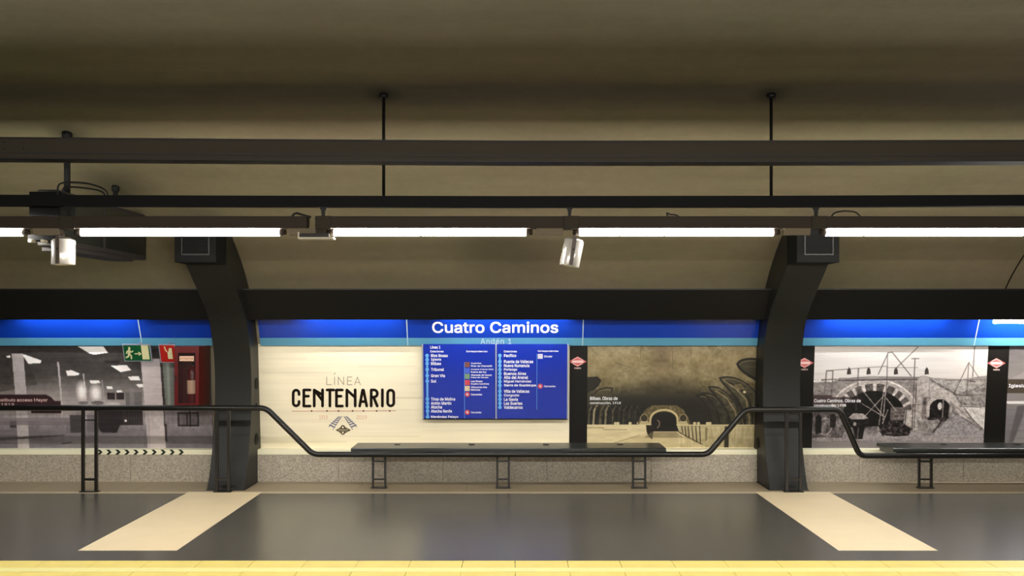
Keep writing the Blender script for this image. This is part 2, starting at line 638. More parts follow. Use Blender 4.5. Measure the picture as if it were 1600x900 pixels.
# ------------------------------------------------------------------ pillars
PROF = [(10.50, 0), (10.60, 0.18), (10.69, 0.42), (10.765, 0.72), (10.79, 1.0), (10.785, 1.25), (10.75, 1.48), (10.68, 1.68),
        (10.57, 1.86), (10.40, 2.02), (10.18, 2.18), (9.98, 2.32), (9.83, 2.43), (9.80, 2.84), (9.90, 2.84), (11.3, 2.84), (11.3, 0)]
def smooth_prof(pts, n=4):
    P = [Vector((a, b)) for a, b in pts]
    out = []
    for i in range(len(P) - 1):
        p0, p1, p2, p3 = P[max(i - 1, 0)], P[i], P[i + 1], P[min(i + 2, len(P) - 1)]
        for k in range(n):
            t = k / n
            q = 0.5 * ((2 * p1) + (p2 - p0) * t + (2 * p0 - 5 * p1 + 4 * p2 - p3) * t * t + (3 * p1 - p0 - 3 * p2 + p3) * t ** 3)
            out.append((q.x, q.y))
    out.append(pts[-1])
    return out


PROF = smooth_prof(PROF[:13]) + PROF[13:]
pill = {}
for nm, x0_, x1_, inner, lab in (('l', -3.34, -2.93, -1, 'dark grey curved pillar between the station hall poster and the cream poster'),
                                 ('r', 2.82, 3.24, 1, 'dark grey curved pillar between the tunnel poster and the arch construction poster')):
    e = empty('curved_pillar', ((x0_ + x1_) / 2, 10.7, 0))
    tag(e, lab, 'pillar')
    inv = e.matrix_world.inverted()
    o = MB().prism(PROF, x0_, x1_).build('shaft', M_pillar, e, recalc=True, bevel=0.006)
    o.matrix_parent_inverse = inv
    # head box with framed grille
    hb = MB()
    hb.prism([(9.50, 2.432), (9.50, 2.85), (9.84, 2.85), (9.84, 2.432)], x0_, x1_)
    h = hb.build('head_box', M_matte, e, recalc=True, bevel=0.004)
    h.matrix_parent_inverse = inv
    fx0, fx1 = x0_ + 0.07, x1_ - 0.06
    fr = MB()
    fr.box(fx0, fx1, 9.488, 9.502, 2.505, 2.517)
    fr.box(fx0, fx1, 9.488, 9.502, 2.80, 2.812)
    fr.box(fx0, fx0 + 0.013, 9.488, 9.502, 2.517, 2.80)
    fr.box(fx1 - 0.013, fx1, 9.488, 9.502, 2.517, 2.80)
    o = fr.build('grille_frame', M_frame, e)
    o.matrix_parent_inverse = inv
    for q in range(9):
        zz = 2.525 + q * 0.031
        o = MB().box(fx0 + 0.014, fx1 - 0.014, 9.491, 9.501, zz, zz + 0.02).build('louvre', M_matte, e)
        o.matrix_parent_inverse = inv
    # ports on the inner side face
    xf = x1_ if inner < 0 else x0_
    sg = 1 if inner < 0 else -1
    for zc, rr in (((1.136, 0.066), (0.885, 0.028), (0.50, 0.066)) if inner < 0 else ((0.46, 0.06), (0.87, 0.025))):
        o = MB().cyl((xf - sg * 0.002, 11.0, zc), (xf + sg * 0.006, 11.0, zc), rr, 24).build('round_port', M_matte, e)
        o.matrix_parent_inverse = inv
    for zc in (0.06,):
        o = MB().prism([(10.488, 0), (10.488, 0.004), (11.06, 0.004), (11.06, 0)], x0_ - 0.01, x1_ + 0.01).build('base_plate', M_black, e)
        o.matrix_parent_inverse = inv
    pill[nm] = e

# ------------------------------------------------------------------ station band panels
band_spec = [
    (-460, 218, 'long plain blue band panel above the station hall poster', True),
    (218, 329, 'short blue band panel above the red extinguisher cabinet', True),
    (404, 636, 'plain blue band panel above the cream poster', False),
    (911, 1186, 'unlit blue band panel above the tunnel poster', False),
    (1257, 1527, 'bright blue band panel above the arch construction poster', True),
    (1527, 2060, 'blue band panel above the black emblem strip at the far right end', True),
]


def band_panel(name, xa, xb, label, cat='sign'):
    ua, va = FB.uv(xa, 514)
    ub, vb = FB.uv(xb, 514)
    e = empty(name, mw=FB.M)
    tag(e, label, cat)
    v0, v1, v2 = FB.uv(800, 540)[1], FB.uv(800, 528)[1], FB.uv(800, 499)[1]
    MB().box(ua + 0.002, ub - 0.002, v1, v2, -0.02, 0.0).build('blue_face', M_blue, e)
    MB().box(ua + 0.002, ub - 0.002, v0, v1 - 0.001, -0.02, 0.003).build('pale_strip', M_pale, e, bevel=0.001)
    if xb in (218, 636, 911, 1527):
        MB().box(ub - 0.005, ub + 0.005, v0, v2, -0.01, 0.004).build('joint_cover', M_letters2, e)
    return e


for xa, xb, lab, _ in band_spec:
    e = band_panel('band_panel', xa, xb, lab)
e = band_panel('station_sign', 636, 911, 'blue station name sign reading Cuatro Caminos above the route board')
mb = MB()
u0, vb_ = FB.uv(676, 520, 0.004)
u1, vt = FB.uv(872, 503, 0.004)
put_text(mb, 'Cuatro Caminos', u0, u1, vb_, vt, 0.003, bold=0.018, res=6)
mb.build('station_name', M_letters, e)
mb = MB()
u0, vb_ = FB.uv(751, 537.6, 0.004)
u1, vt = FB.uv(799, 528.6, 0.004)
put_text(mb, 'Andén 1', u0, u1, vb_, vt, 0.006, bold=0.01, spacing=1.1)
mb.build('platform_name', M_letters2, e)

# ------------------------------------------------------------------ printed posters
class Canvas:
    """paints a flat print; coordinates in photograph pixels, colours sRGB 0..255"""

    def __init__(self, x0, y0, x1, y1, s=1.5, base=(128, 128, 128)):
        self.x0, self.y0, self.x1, self.y1, self.s = x0, y0, x1, y1, s
        self.w, self.h = int((x1 - x0) * s) + 1, int((y1 - y0) * s) + 1
        xx = x0 + (x1 - x0) * np.arange(self.w) / (self.w - 1)
        yy = y0 + (y1 - y0) * np.arange(self.h) / (self.h - 1)
        self.X, self.Y = np.meshgrid(xx, yy)
        self.a = np.zeros((self.h, self.w, 3)) + np.array(base, float)

    def put(self, mask, c, al=1.0):
        m = (mask * al)[..., None]
        self.a = self.a * (1 - m) + np.array(c, float) * m

    def poly(self, pts, c, al=1.0):
        self.put(self.pmask(pts), c, al)

    def pmask(self, pts):
        ins = np.zeros(self.X.shape, bool)
        n = len(pts)
        for i in range(n):
            xa, ya = pts[i]
            xb, yb = pts[(i + 1) % n]
            if ya == yb:
                continue
            c = ((ya > self.Y) != (yb > self.Y)) & (self.X < (xb - xa) * (self.Y - ya) / (yb - ya) + xa)
            ins ^= c
        return ins.astype(float)

    def rect(self, xa, ya, xb, yb, c, al=1.0):
        self.put(((self.X >= xa) & (self.X <= xb) & (self.Y >= ya) & (self.Y <= yb)).astype(float), c, al)

    def ell(self, cx, cy, rx, ry, c, al=1.0, soft=0.0):
        d = np.sqrt(((self.X - cx) / rx) ** 2 + ((self.Y - cy) / ry) ** 2)
        m = (d <= 1).astype(float) if soft == 0 else np.clip((1 - d) / soft, 0, 1)
        self.put(m, c, al)

    def line(self, pts, wd, c, al=1.0):
        m = np.zeros(self.X.shape)
        for (xa, ya), (xb, yb) in zip(pts[:-1], pts[1:]):
            L2 = (xb - xa) ** 2 + (yb - ya) ** 2 or 1e-9
            t = np.clip(((self.X - xa) * (xb - xa) + (self.Y - ya) * (yb - ya)) / L2, 0, 1)
            d = np.hypot(self.X - xa - t * (xb - xa), self.Y - ya - t * (yb - ya))
            m = np.maximum(m, np.clip(wd / 2 + 0.5 - d, 0, 1))
        self.put(m, c, al)

    def vgrad(self, xa, ya, xb, yb, stops, al=1.0):
        m = ((self.X >= xa) & (self.X <= xb) & (self.Y >= ya) & (self.Y <= yb)).astype(float) * al
        ys = [s[0] for s in stops]
        g = np.stack([np.interp(self.Y, ys, [s[1][k] for s in stops]) for k in range(3)], -1)
        self.a = self.a * (1 - m[..., None]) + g * m[..., None]

    def noise(self, amp, sx, sy, seed=0, mask=None):
        r = np.random.default_rng(seed)
        gw, gh = int((self.x1 - self.x0) / sx) + 3, int((self.y1 - self.y0) / sy) + 3
        g = r.uniform(-1, 1, (gh, gw))
        fx, fy = (self.X - self.x0) / sx, (self.Y - self.y0) / sy
        ix, iy = fx.astype(int), fy.astype(int)
        tx, ty = fx - ix, fy - iy
        tx, ty = tx * tx * (3 - 2 * tx), ty * ty * (3 - 2 * ty)
        v = (g[iy, ix] * (1 - tx) + g[iy, ix + 1] * tx) * (1 - ty) + (g[iy + 1, ix] * (1 - tx) + g[iy + 1, ix + 1] * tx) * ty
        if mask is not None:
            v = v * mask
        self.a = self.a + (v * amp)[..., None]

    def build(self, name, fr, gain=1.0, h=0.004, con=1.0, mid=110):
        a = np.clip(((self.a - mid) * con + mid) * gain, 3, 252) / 255
        p = np.pad(a, ((1, 1), (1, 1), (0, 0)), 'edge')
        a = (p[1:-1, 1:-1] * 4 + p[:-2, 1:-1] + p[2:, 1:-1] + p[1:-1, :-2] + p[1:-1, 2:]) / 8
        lin = np.where(a <= 0.04045, a / 12.92, ((a + 0.055) / 1.055) ** 2.4)
        u0, v1 = fr.uv(self.x0, self.y0)
        ub, v0 = fr.uv(self.x1, self.y1)
        # straight rectangle on the sheet: width taken at mid height
        um = fr.uv(self.x0, (self.y0 + self.y1) / 2)[0]
        un = fr.uv(self.x1, (self.y0 + self.y1) / 2)[0]
        us = np.linspace(um, un, self.w)
        vs_ = np.linspace(v1, v0, self.h)
        U, V = np.meshgrid(us, vs_)
        co = np.stack([U, V, np.full_like(U, h)], -1).reshape(-1, 3)
        w_, h_ = self.w, self.h
        idx = np.arange(w_ * h_).reshape(h_, w_)
        q = np.stack([idx[:-1, :-1], idx[1:, :-1], idx[1:, 1:], idx[:-1, 1:]], -1).reshape(-1, 4)
        nb = len(co)
        back = np.array([(um, v0, 0), (un, v0, 0), (un, v1, 0), (um, v1, 0)])
        co = np.vstack([co, back])
        bq = np.array([(nb, nb + 3, nb + 2, nb + 1)])
        tl, tr, bl, br = idx[0, 0], idx[0, -1], idx[-1, 0], idx[-1, -1]
        sides = np.array([(bl, nb, nb + 1, br), (br, nb + 1, nb + 2, tr), (tr, nb + 2, nb + 3, tl), (tl, nb + 3, nb, bl)])
        q = np.vstack([q, bq, sides])
        me = bpy.data.meshes.new(name)
        me.vertices.add(len(co))
        me.vertices.foreach_set('co', co.ravel())
        me.loops.add(q.size)
        me.loops.foreach_set('vertex_index', q.ravel().astype(np.int32))
        me.polygons.add(len(q))
        me.polygons.foreach_set('loop_start', np.arange(0, q.size, 4, dtype=np.int32))
        me.update(calc_edges=True)
        at = me.color_attributes.new('Print', 'FLOAT_COLOR', 'POINT')
        cc = np.ones((len(co), 4))
        cc[:nb, :3] = lin.reshape(-1, 3)
        cc[nb:, :3] = 0.5
        at.data.foreach_set('color', cc.ravel())
        me.materials.append(M_print)
        o = bpy.data.objects.new(name, me)
        COL.objects.link(o)
        o.matrix_world = fr.M
        return o


def hard_text(parent, fr, lines, m, h=0.0045, bold=0.015, name='caption'):
    for (s, xa, xb, yt, yb) in lines:
        mb = MB()
        u0, v0 = fr.uv(xa, yb, h)
        u1, v1 = fr.uv(xb, yt, h)
        put_text(mb, s, u0, u1, v0, v1, h, bold=bold, res=2)
        mb.build(name, m, parent)


T0, T1 = 535.5, 702      # top and bottom rows of the posters

# --- station hall photograph (left bay)
c = Canvas(-260, T0, 331, T1, 1.4, base=(120, 115, 115))
c.vgrad(-260, 530, 331, 710, [(530, (58, 54, 53)), (575, (72, 68, 67)), (590, (84, 80, 78)), (603, (118, 112, 110)), (625, (150, 142, 140)), (640, (165, 156, 154)),
                              (655, (150, 143, 145)), (675, (120, 114, 118)), (702, (118, 112, 117))])
c.noise(6, 22, 14, 1)
c.poly([(-260, 560), (0, 545), (40, 552), (60, 600), (0, 612), (-260, 612)], (66, 62, 60), 0.5)
# ceiling lamps in the photograph
for pts in ([(38, 553), (43, 554), (68, 563), (66, 567), (47, 568)], [(125, 541), (165, 541), (172, 551), (150, 554), (143, 552)],
            [(105, 579), (114, 578), (126, 583), (124, 586), (107, 587)], [(141, 594), (156, 594), (158, 598), (143, 599)],
            [(175, 571), (200, 570), (207, 578), (190, 581)], [(201, 588), (218, 587), (221, 594), (205, 594)],
            [(213, 600), (225, 599), (226, 604), (218, 605)], [(167, 603), (176, 603), (177, 607), (168, 607)],
            [(182, 610), (190, 609), (192, 612), (184, 613)], [(13, 556), (20, 555), (20, 559), (15, 559)],
            [(-60, 548), (-30, 546), (-18, 556), (-50, 560)]):
    c.poly(pts, (236, 228, 226))
c.poly([(165, 563), (190, 563), (188, 568), (168, 567)], (46, 42, 40), 0.8)
for (xa, xb, ya) in ((22, 42, 552), (92, 97, 565), (131, 135, 583), (160, 163, 594)):
    c.poly([(xa, ya), (xb - 2, ya), (xb, 615), (xb, T1 if xa < 50 else 655), (xa + 2, T1 if xa < 50 else 655), (xa + 2, 610)], (196, 188, 188), 0.8)
c.rect(28, 620, 32, 702, (170, 162, 164), 0.4)
c.ell(128, 612, 10, 20, (248, 240, 238), 0.9, 0.7)
c.ell(150, 614, 12, 18, (248, 240, 238), 0.9, 0.7)
c.ell(130, 629, 8, 2.6, (90, 84, 84))
c.ell(152, 629, 10, 3.0, (70, 64, 64))
c.ell(176, 632, 12, 4, (200, 192, 192), 0.8)
c.ell(150, 634, 80, 18, (186, 178, 178), 0.45, 0.9)
c.ell(70, 625, 60, 22, (176, 168, 166), 0.4, 0.9)
c.rect(168, 613, 180, 624, (58, 52, 54))
c.rect(182, 613, 194, 624, (58, 52, 54))
c.rect(196, 612, 222, 645, (108, 104, 104))
c.noise(5, 5, 5, 3)
c.rect(203, 606, 210, 640, (140, 134, 134), 0.6)
# big column
c.poly([(222, 560), (252, 560), (256, 640), (256, T1), (228, T1), (226, 640)], (188, 178, 178))
c.rect(228, 640, 233, T1, (168, 160, 162), 0.7)
c.poly([(252, 560), (255, 560), (259, 640), (259, 690), (256, 690)], (66, 60, 60))
c.poly([(256, 565), (271, 565), (271, 640), (259, 640)], (116, 120, 114))
c.rect(262, 568, 266, 640, (150, 154, 148), 0.7)
c.rect(271, 560, 331, 640, (104, 98, 100))
c.rect(256, 640, 331, 662, (134, 126, 130))
for xa in (276, 290):
    c.rect(xa, 644, xa + 20, 666, (56, 50, 52))
    c.rect(xa + 3, 646, xa + 17, 663, (112, 104, 108))
c.line([(296, 640), (296, 666)], 2, (44, 40, 42))
# people and counters
c.noise(10, 3, 6, 5, mask=((c.Y > 640) & (c.Y < 672)).astype(float))
c.poly([(150, 640), (222, 640), (222, 664), (186, 664), (180, 676), (158, 678), (152, 668)], (48, 44, 46), 0.9)
for xx in range(192, 222, 4):
    c.line([(xx, 634), (xx, 662)], 1.2, (96, 90, 92), 0.7)
c.ell(195, 657, 2, 2, (230, 222, 222))
c.rect(108, 648, 128, 676, (72, 68, 70), 0.9)
c.rect(134, 648, 150, 676, (110, 104, 108), 0.8)
c.rect(13, 655, 23, 668, (78, 70, 74))
c.rect(-260, 652, 108, 657, (134, 126, 130), 0.9)
c.rect(-260, 657, 108, 664, (120, 112, 116), 0.7)
c.poly([(-260, 690), (0, 684), (100, 678), (100, 681), (0, 688), (-260, 696)], (84, 78, 82), 0.8)
c.poly([(98, 678), (140, 674), (222, 678), (222, T1), (98, T1)], (132, 126, 130), 0.6)
c.line([(94, 693), (108, 691)], 2, (80, 74, 76))
c.noise(5, 30, 2, 8)
# caption ribbon
c.poly([(-260, 616), (72, 616), (80, 620), (85, 626), (95, 626), (95, 645), (48, 645), (48, 634), (-260, 634)], (64, 46, 50))
c.noise(3, 4, 3, 55)
p1 = c.build('poster', FW, 1.0, con=1.18, mid=118)
tag(p1, 'black and white station hall photo poster with square ceiling lights', 'poster')
hard_text(p1, FW, [('Sol. Vestíbulo acceso Mayor', -22, 74, 622.5, 628.5), ('hacia 1919', -22, 22, 630, 634)], M_pinklite)

# --- cream centenary poster
c = Canvas(402, T0, 890, T1, 1.3, base=(246, 235, 205))
c.noise(4, 90, 3, 11)
c.noise(4, 60, 14, 12)
for (xa, xb, yy, al) in ((619, 660, 621, 0.5), (410, 520, 582, 0.2), (560, 650, 572, 0.2), (530, 655, 681.5, 0.3), (660, 880, 672, 0.15), (408, 540, 690, 0.25),
                         (590, 655, 640, 0.2), (410, 480, 560, 0.2), (640, 655, 600, 0.15)):
    c.line([(xa, yy), (xb, yy)], 1.2, (170, 154, 124), al)
p2 = c.build('poster', FW, 1.0)
tag(p2, 'cream poster with the dark lettering Línea Centenario and a track emblem', 'poster')
mb = MB()


def U(x, y, h=0.0045):
    return FW.uv(x, y, h)


PXM = 11.13 / F
ht = (0.0045, 0.0065)


def strokes(mb, paths, wpx):
    for pth in paths:
        mb.stroke([U(*q) for q in pth], wpx * PXM, *ht)


# condensed letters C E N T E N A R I O
yt, yb = 609, 634.5
SW = 4.3


def arcp(cx, cy, rx, ry, a_, b_, n=8):
    return [(cx + rx * math.cos(math.radians(a_ + (b_ - a_) * i / n)), cy - ry * math.sin(math.radians(a_ + (b_ - a_) * i / n))) for i in range(n + 1)]


paths = []
# C
paths.append([(467.3, 616.5)] + arcp(462.7, 614.5, 4.6, 5, 0, 180) + arcp(462.7, 629.2, 4.6, 5, 180, 360) + [(467.3, 627.2)])
# E
paths += [[(484.5, yt + .3), (474.7, yt + .3), (474.7, yb), (484.5, yb)], [(475, 619), (482, 619)]]
# N
paths += [[(491, yb), (491, yt + .3), (504, 626), (504, 619)], [(491, yt + .3), (504, 617)], [(504, yb), (504, yt)]]
# T
paths += [[(511, yt + .3), (521.5, yt + .3)], [(515.5, yt), (515.5, yb)]]
# E
paths += [[(535, yt + .3), (525.7, yt + .3), (525.7, yb), (535, yb)], [(526, 619), (533, 619)]]
# N
paths += [[(542, yb), (542, yt + .3)], [(542, yt + .3), (555, 621)], [(555, yb), (555, yt)]]
# A
paths += [[(562, yb), (566.5, yt + .5), (568, yt + .5), (573, yb)], [(564, 627.5), (571, 627.5)]]
# R
paths += [[(580, yb), (580, yt + .3), (585, yt + .3)] + arcp(585, 614.8, 4.6, 5.4, 80, -80) + [(580, 621)], [(584, 621), (589.5, yb)]]
# I
paths += [[(597.5, yt), (597.5, yb)]]
# O
paths += [arcp(610.5, 614.5, 4.8, 5, 0, 180) + arcp(610.5, 629.2, 4.8, 5, 180, 360) + [(615.3, 614.5)]]
strokes(mb, paths, SW)
mb.build('centenary_lettering', M_ink, p2)
mb = MB()
ly, lb = 589, 601
strokes(mb, [[(510.5, ly), (510.5, lb), (518, lb)], [(522.8, ly), (522.8, lb)], [(522, 585), (524, 582.5)],
             [(528.5, lb), (528.5, ly), (537, lb), (537, ly)], [(550, ly), (543, ly), (543, lb), (550, lb)], [(543, 595), (549, 595)],
             [(554, lb), (558.5, ly), (563, lb)], [(555.5, 597.5), (561.5, 597.5)]], 1.2)
mb.build('line_lettering', M_inkgrey, p2)
mb = MB()
strokes(mb, [[(456, 642.3), (618, 641.8)]], 0.9)
mb.build('route_line', M_inkred, p2)
mb = MB()
for xx in (487, 511, 529, 551, 568, 588.5, 609):
    mb.disc((*U(xx, 642), 0.0066), 1.4 * PXM, seg=10, t=0.001)
mb.build('route_stop', M_inkolive, p2)['kind'] = 'stuff'
hard_text(p2, FW, [('1919', 499, 512, 649, 655), ('2019', 557, 573, 649, 655)], M_inkpeach, name='year_lettering')
mb = MB()
for s in (-1, 1):
    cx = 535.7
    a_, b_ = (cx + s * 1.6, 650.5), (cx + s * 21.5, 668)
    a2, b2 = (cx + s * 5.5, 650.5), (cx + s * 14.5, 671)
    a3 = (cx + s * 1.4, 650.5)
    strokes(mb, [[(cx + s * 5.5, 650.5), (cx + s * 22, 667)], [(cx + s * 1.8, 650.5), (cx + s * 15.5, 671)]], 0.9)
    for t in (0.08, 0.2, 0.33, 0.48, 0.64, 0.82):
        pa = (cx + s * (1.8 + 13.7 * t), 650.5 + 20.5 * t)
        pb = (cx + s * (5.5 + 16.5 * t) + s * 1.5, 650.5 + 16.5 * t)
        strokes(mb, [[pa, pb]], 0.7 + 1.5 * t)
mb.build('track_emblem', M_inkblue, p2)
mb = MB()
mb.flat([U(524.5, 672), U(535.8, 665.5), U(548.5, 672), U(535.8, 678.5)], 0.0045, 0.0065)
mb.disc((*U(535.8, 667.5), 0.0045), 3.4 * PXM, t=0.0021)
mb.disc((*U(535.8, 676), 0.0045), 3.4 * PXM, t=0.0021)
mb.build('rhombus_emblem', M_inkolive, p2)
mb = MB()
mb.disc((*U(535.8, 667.6), 0.0067), 1.5 * PXM, t=0.001)
mb.disc((*U(535.8, 676), 0.0067), 1.5 * PXM, t=0.001)
strokes(mb, [], 1)
for a_, b_ in (((528, 671), (544, 671)), ((529, 673.2), (543, 673.2))):
    mb.stroke([U(*a_), U(*b_)], 0.5 * PXM, 0.0067, 0.0072)
mb.build('emblem_detail', M_cream, p2)

# --- black strips with the red rhombus emblem
for (xa, xb, cx, cy, lab) in ((889.6, 917.5, 902.5, 565, 'black vertical poster strip with red emblem beside the blue route board'),
                              (1246, 1270.5, 1257, 567, 'black vertical poster strip with red emblem partly behind the pillar'),
                              (1540.5, 1573, 1557, 567.5, 'black vertical poster strip with red emblem at the far right')):
    um, vt_ = FW.uv(xa, 620)[0], FW.uv(xa, T0)[1]
    un, vb_ = FW.uv(xb, 620)[0], FW.uv(xb, T1 if xa < 1500 else T1)[1]
    o = MB().box(um, un, vb_, vt_, 0, 0.0055).build('poster_strip', M_posterblack, mw=FW.M)
    tag(o, lab, 'poster')
    mb = MB()
    e0 = [FW.uv(cx - 14, cy, .006), FW.uv(cx, cy - 8, .006), FW.uv(cx + 14, cy, .006), FW.uv(cx, cy + 8, .006)]
    mb.flat(e0, 0.0055, 0.0065)
    mb.build('rhombus_emblem', M_pinkred, o)
    mb = MB()
    mb.flat([FW.uv(cx - 9, cy - 1.8, .006), FW.uv(cx + 9, cy - 1.8, .006), FW.uv(cx + 9, cy + 1.8, .006), FW.uv(cx - 9, cy + 1.8, .006)], 0.0066, 0.0072)
    mb.stroke([FW.uv(cx - 7, cy - 3.4, .006), FW.uv(cx, cy - 6.6, .006), FW.uv(cx + 7, cy - 3.4, .006)], 0.006, 0.0066, 0.0072)
    mb.stroke([FW.uv(cx - 7, cy + 3.4, .006), FW.uv(cx, cy + 6.6, .006), FW.uv(cx + 7, cy + 3.4, .006)], 0.006, 0.0066, 0.0072)
    mb.build('emblem_detail', M_pinklite, o)
    hard_text(o, FW, [('metro', cx - 5, cx + 5, cy + 8.8, cy + 11.5)], M_pinklite, h=0.0066, name='emblem_word')

# --- tunnel photograph
c = Canvas(917.6, T0, 1186, T1, 2.0, base=(110, 98, 70))
c.vgrad(900, 530, 1200, 710, [(530, (128, 118, 92)), (560, (136, 122, 90)), (590, (126, 114, 84)), (602, (104, 94, 66)), (612, (66, 60, 42)), (622, (34, 32, 24)), (634, (24, 22, 17)), (664, (26, 24, 19))])
up = (c.Y < 616).astype(float)
c.noise(12, 34, 14, 21, up)
c.noise(12, 12, 7, 22, up)
c.noise(10, 5, 4, 23, up)
c.noise(8, 2, 2, 24, up)
c.ell(1038, 606, 74, 24, (46, 42, 28), 0.6, 0.9)
c.ell(1034, 545, 26, 60, (96, 78, 62), 0.5, 0.9)
c.ell(1160, 560, 30, 30, (140, 124, 90), 0.4, 0.9)
c.ell(940, 575, 34, 26, (138, 124, 90), 0.4, 0.9)
for (xa, ya, xb, yb) in ((1112, 556, 1124, 549), (1117, 552, 1120, 545), (925, 546, 934, 556), (1030, 553, 1033, 561), (1050, 550, 1050, 574), (1000, 540, 1000, 560),
                         (960, 566, 985, 574), (1078, 545, 1079, 570)):
    c.line([(xa, ya), (xb, yb)], 0.8, (70, 60, 44), 0.6)
c.poly([(918, 604), (950, 612), (962, 622), (950, 634), (918, 634)], (70, 64, 46), 0.6)


def hoop(tip, o_, i_, cl, edge=2.0):
    poly = [tip] + o_ + i_[::-1]
    c.poly(poly, (cl, int(cl * .94), int(cl * .7)))
    c.line([(a + 2.5, b + 3) for a, b in [tip] + o_], 1.2, (128, 116, 84), 0.8)
    c.line([tip] + o_, edge, (20, 17, 12))
    c.line([tip] + i_, edge + 0.6, (18, 16, 11))


def bez(p, q, r_, s_, n=14):
    return [tuple((1 - t) ** 3 * np.array(p) + 3 * (1 - t) ** 2 * t * np.array(q) + 3 * (1 - t) * t * t * np.array(r_) + t ** 3 * np.array(s_)) for t in [i / n for i in range(1, n + 1)]]


# right-hand hoops, far to near
hoop((1088, 618), bez((1088, 618), (1104, 610), (1122, 630), (1124, 664)), bez((1088, 618), (1098, 622), (1112, 640), (1113, 664)), 34)
hoop((1096, 614), bez((1096, 614), (1114, 610), (1138, 630), (1141, 664)), bez((1096, 614), (1106, 618), (1124, 636), (1126, 664)), 46)
hoop((1107, 604), bez((1107, 604), (1128, 600), (1156, 626), (1160, 664)), bez((1107, 604), (1112, 614), (1140, 634), (1143, 664)), 62)
c.line([(1118, 610), (1136, 622), (1149, 642), (1153, 662)], 2.4, (136, 122, 90), 0.8)
hoop((1124, 590), bez((1124, 590), (1150, 582), (1182, 606), (1187, 626)) + [(1187, 664)], bez((1124, 590), (1130, 606), (1164, 620), (1166, 664)), 66)
c.line([(1134, 596), (1152, 603), (1170, 622), (1176, 648), (1177, 662)], 2.4, (26, 22, 15))
c.line([(1130, 594), (1150, 607), (1166, 624), (1171, 650), (1172, 662)], 1.8, (140, 126, 92), 0.85)
c.poly([(1146, 600), (1158, 598), (1164, 606), (1154, 610)], (98, 88, 62))
c.line([(1146, 600), (1158, 598), (1164, 606)], 1, (28, 24, 16))
c.ell(1163, 612, 2.4, 2, (210, 198, 156), 0.9)
hoop((1151, 568), bez((1151, 568), (1156, 558), (1176, 560), (1187, 562)), bez((1151, 568), (1154, 580), (1176, 590), (1187, 596)), 58, 3.0)
c.line([(1160, 572), (1187, 574)], 1.2, (96, 88, 62), 0.7)
c.noise(16, 5, 4, 26, ((c.Y > 600) & (c.Y < 664) & (c.X > 1120)).astype(float))
c.noise(9, 2, 2, 27, ((c.Y > 590) & (c.Y < 664) & (c.X > 1090)).astype(float))
# left-hand openings
c.poly([(917, 590), (933, 589), (938, 594), (934, 602), (926, 609), (917, 614)], (30, 27, 19))
c.line([(917, 590), (933, 589), (938, 594), (934, 602), (926, 609)], 2, (16, 14, 10))
c.poly([(924, 618), (936, 608), (948, 605), (957, 606), (955, 612), (940, 612)], (92, 84, 60))
c.line([(922, 620), (936, 608), (948, 605), (957, 606), (955, 612)], 1.8, (20, 17, 12))
c.line([(928, 616), (940, 611), (952, 611)], 1.4, (60, 54, 38))
for (xx, wd, cl) in ((920, 2, 96), (927.5, 3.2, 150), (938, 4, 84), (946, 3, 128), (957, 2.6, 84), (966, 2, 66), (974, 1.6, 84), (983, 1.4, 60), (992, 1.4, 60)):
    c.line([(xx + 5, 634), (xx + 1, 641), (xx, 663)], wd, (cl, int(cl * .93), int(cl * .72)), 0.9)
c.line([(932, 636), (931, 663)], 1.6, (16, 14, 10))
c.line([(951, 636), (950, 663)], 1.6, (16, 14, 10))
c.noise(18, 3, 4, 25, ((c.Y > 634) & (c.Y < 664) & (c.X < 1006)).astype(float))
for xx in (962, 966, 985, 998, 1086, 1092, 1106, 1110):
    c.ell(xx, 661, 2.6, 2.2, (206, 192, 150), 0.9)
# tunnel mouth
c.poly([(996, 664), (1000, 652), (1008, 640), (1018, 633), (1058, 633), (1068, 640), (1076, 652), (1080, 664)], (92, 82, 56))
c.noise(26, 2.4, 2.4, 28, c.pmask([(1000, 652), (1010, 634), (1066, 634), (1076, 652)]))
ring_ = [(1038 + 21 * math.cos(math.radians(180 - t)), 654 - 14 * math.sin(math.radians(t))) for t in range(0, 181, 10)]
c.line([(1016, 664)] + ring_ + [(1060, 664)], 3.2, (186, 170, 128))
c.poly([(1018, 674), (1018, 655)] + [(1038 + 19.5 * math.cos(math.radians(180 - t)), 655 - 12.5 * math.sin(math.radians(t))) for t in range(0, 181, 10)] + [(1058, 674)], (20, 17, 15))
c.line([(1028, 656), (1031, 659), (1031, 664), (1028, 668)], 1.8, (130, 112, 96))
for xx in (1007, 1068):
    c.ell(xx, 653, 6.4, 6.4, (140, 127, 94))
    c.ell(xx, 653, 5.0, 5.2, (30, 26, 20))
    c.ell(xx, 653, 3.0, 3.2, (92, 82, 58))
    c.poly([(xx - 6, 658), (xx + 6, 658), (xx + 9, 664), (xx - 9, 664)], (190, 176, 136), 0.8)
    c.ell(xx, 654, 4.0, 3.6, (44, 38, 28), 0.8)
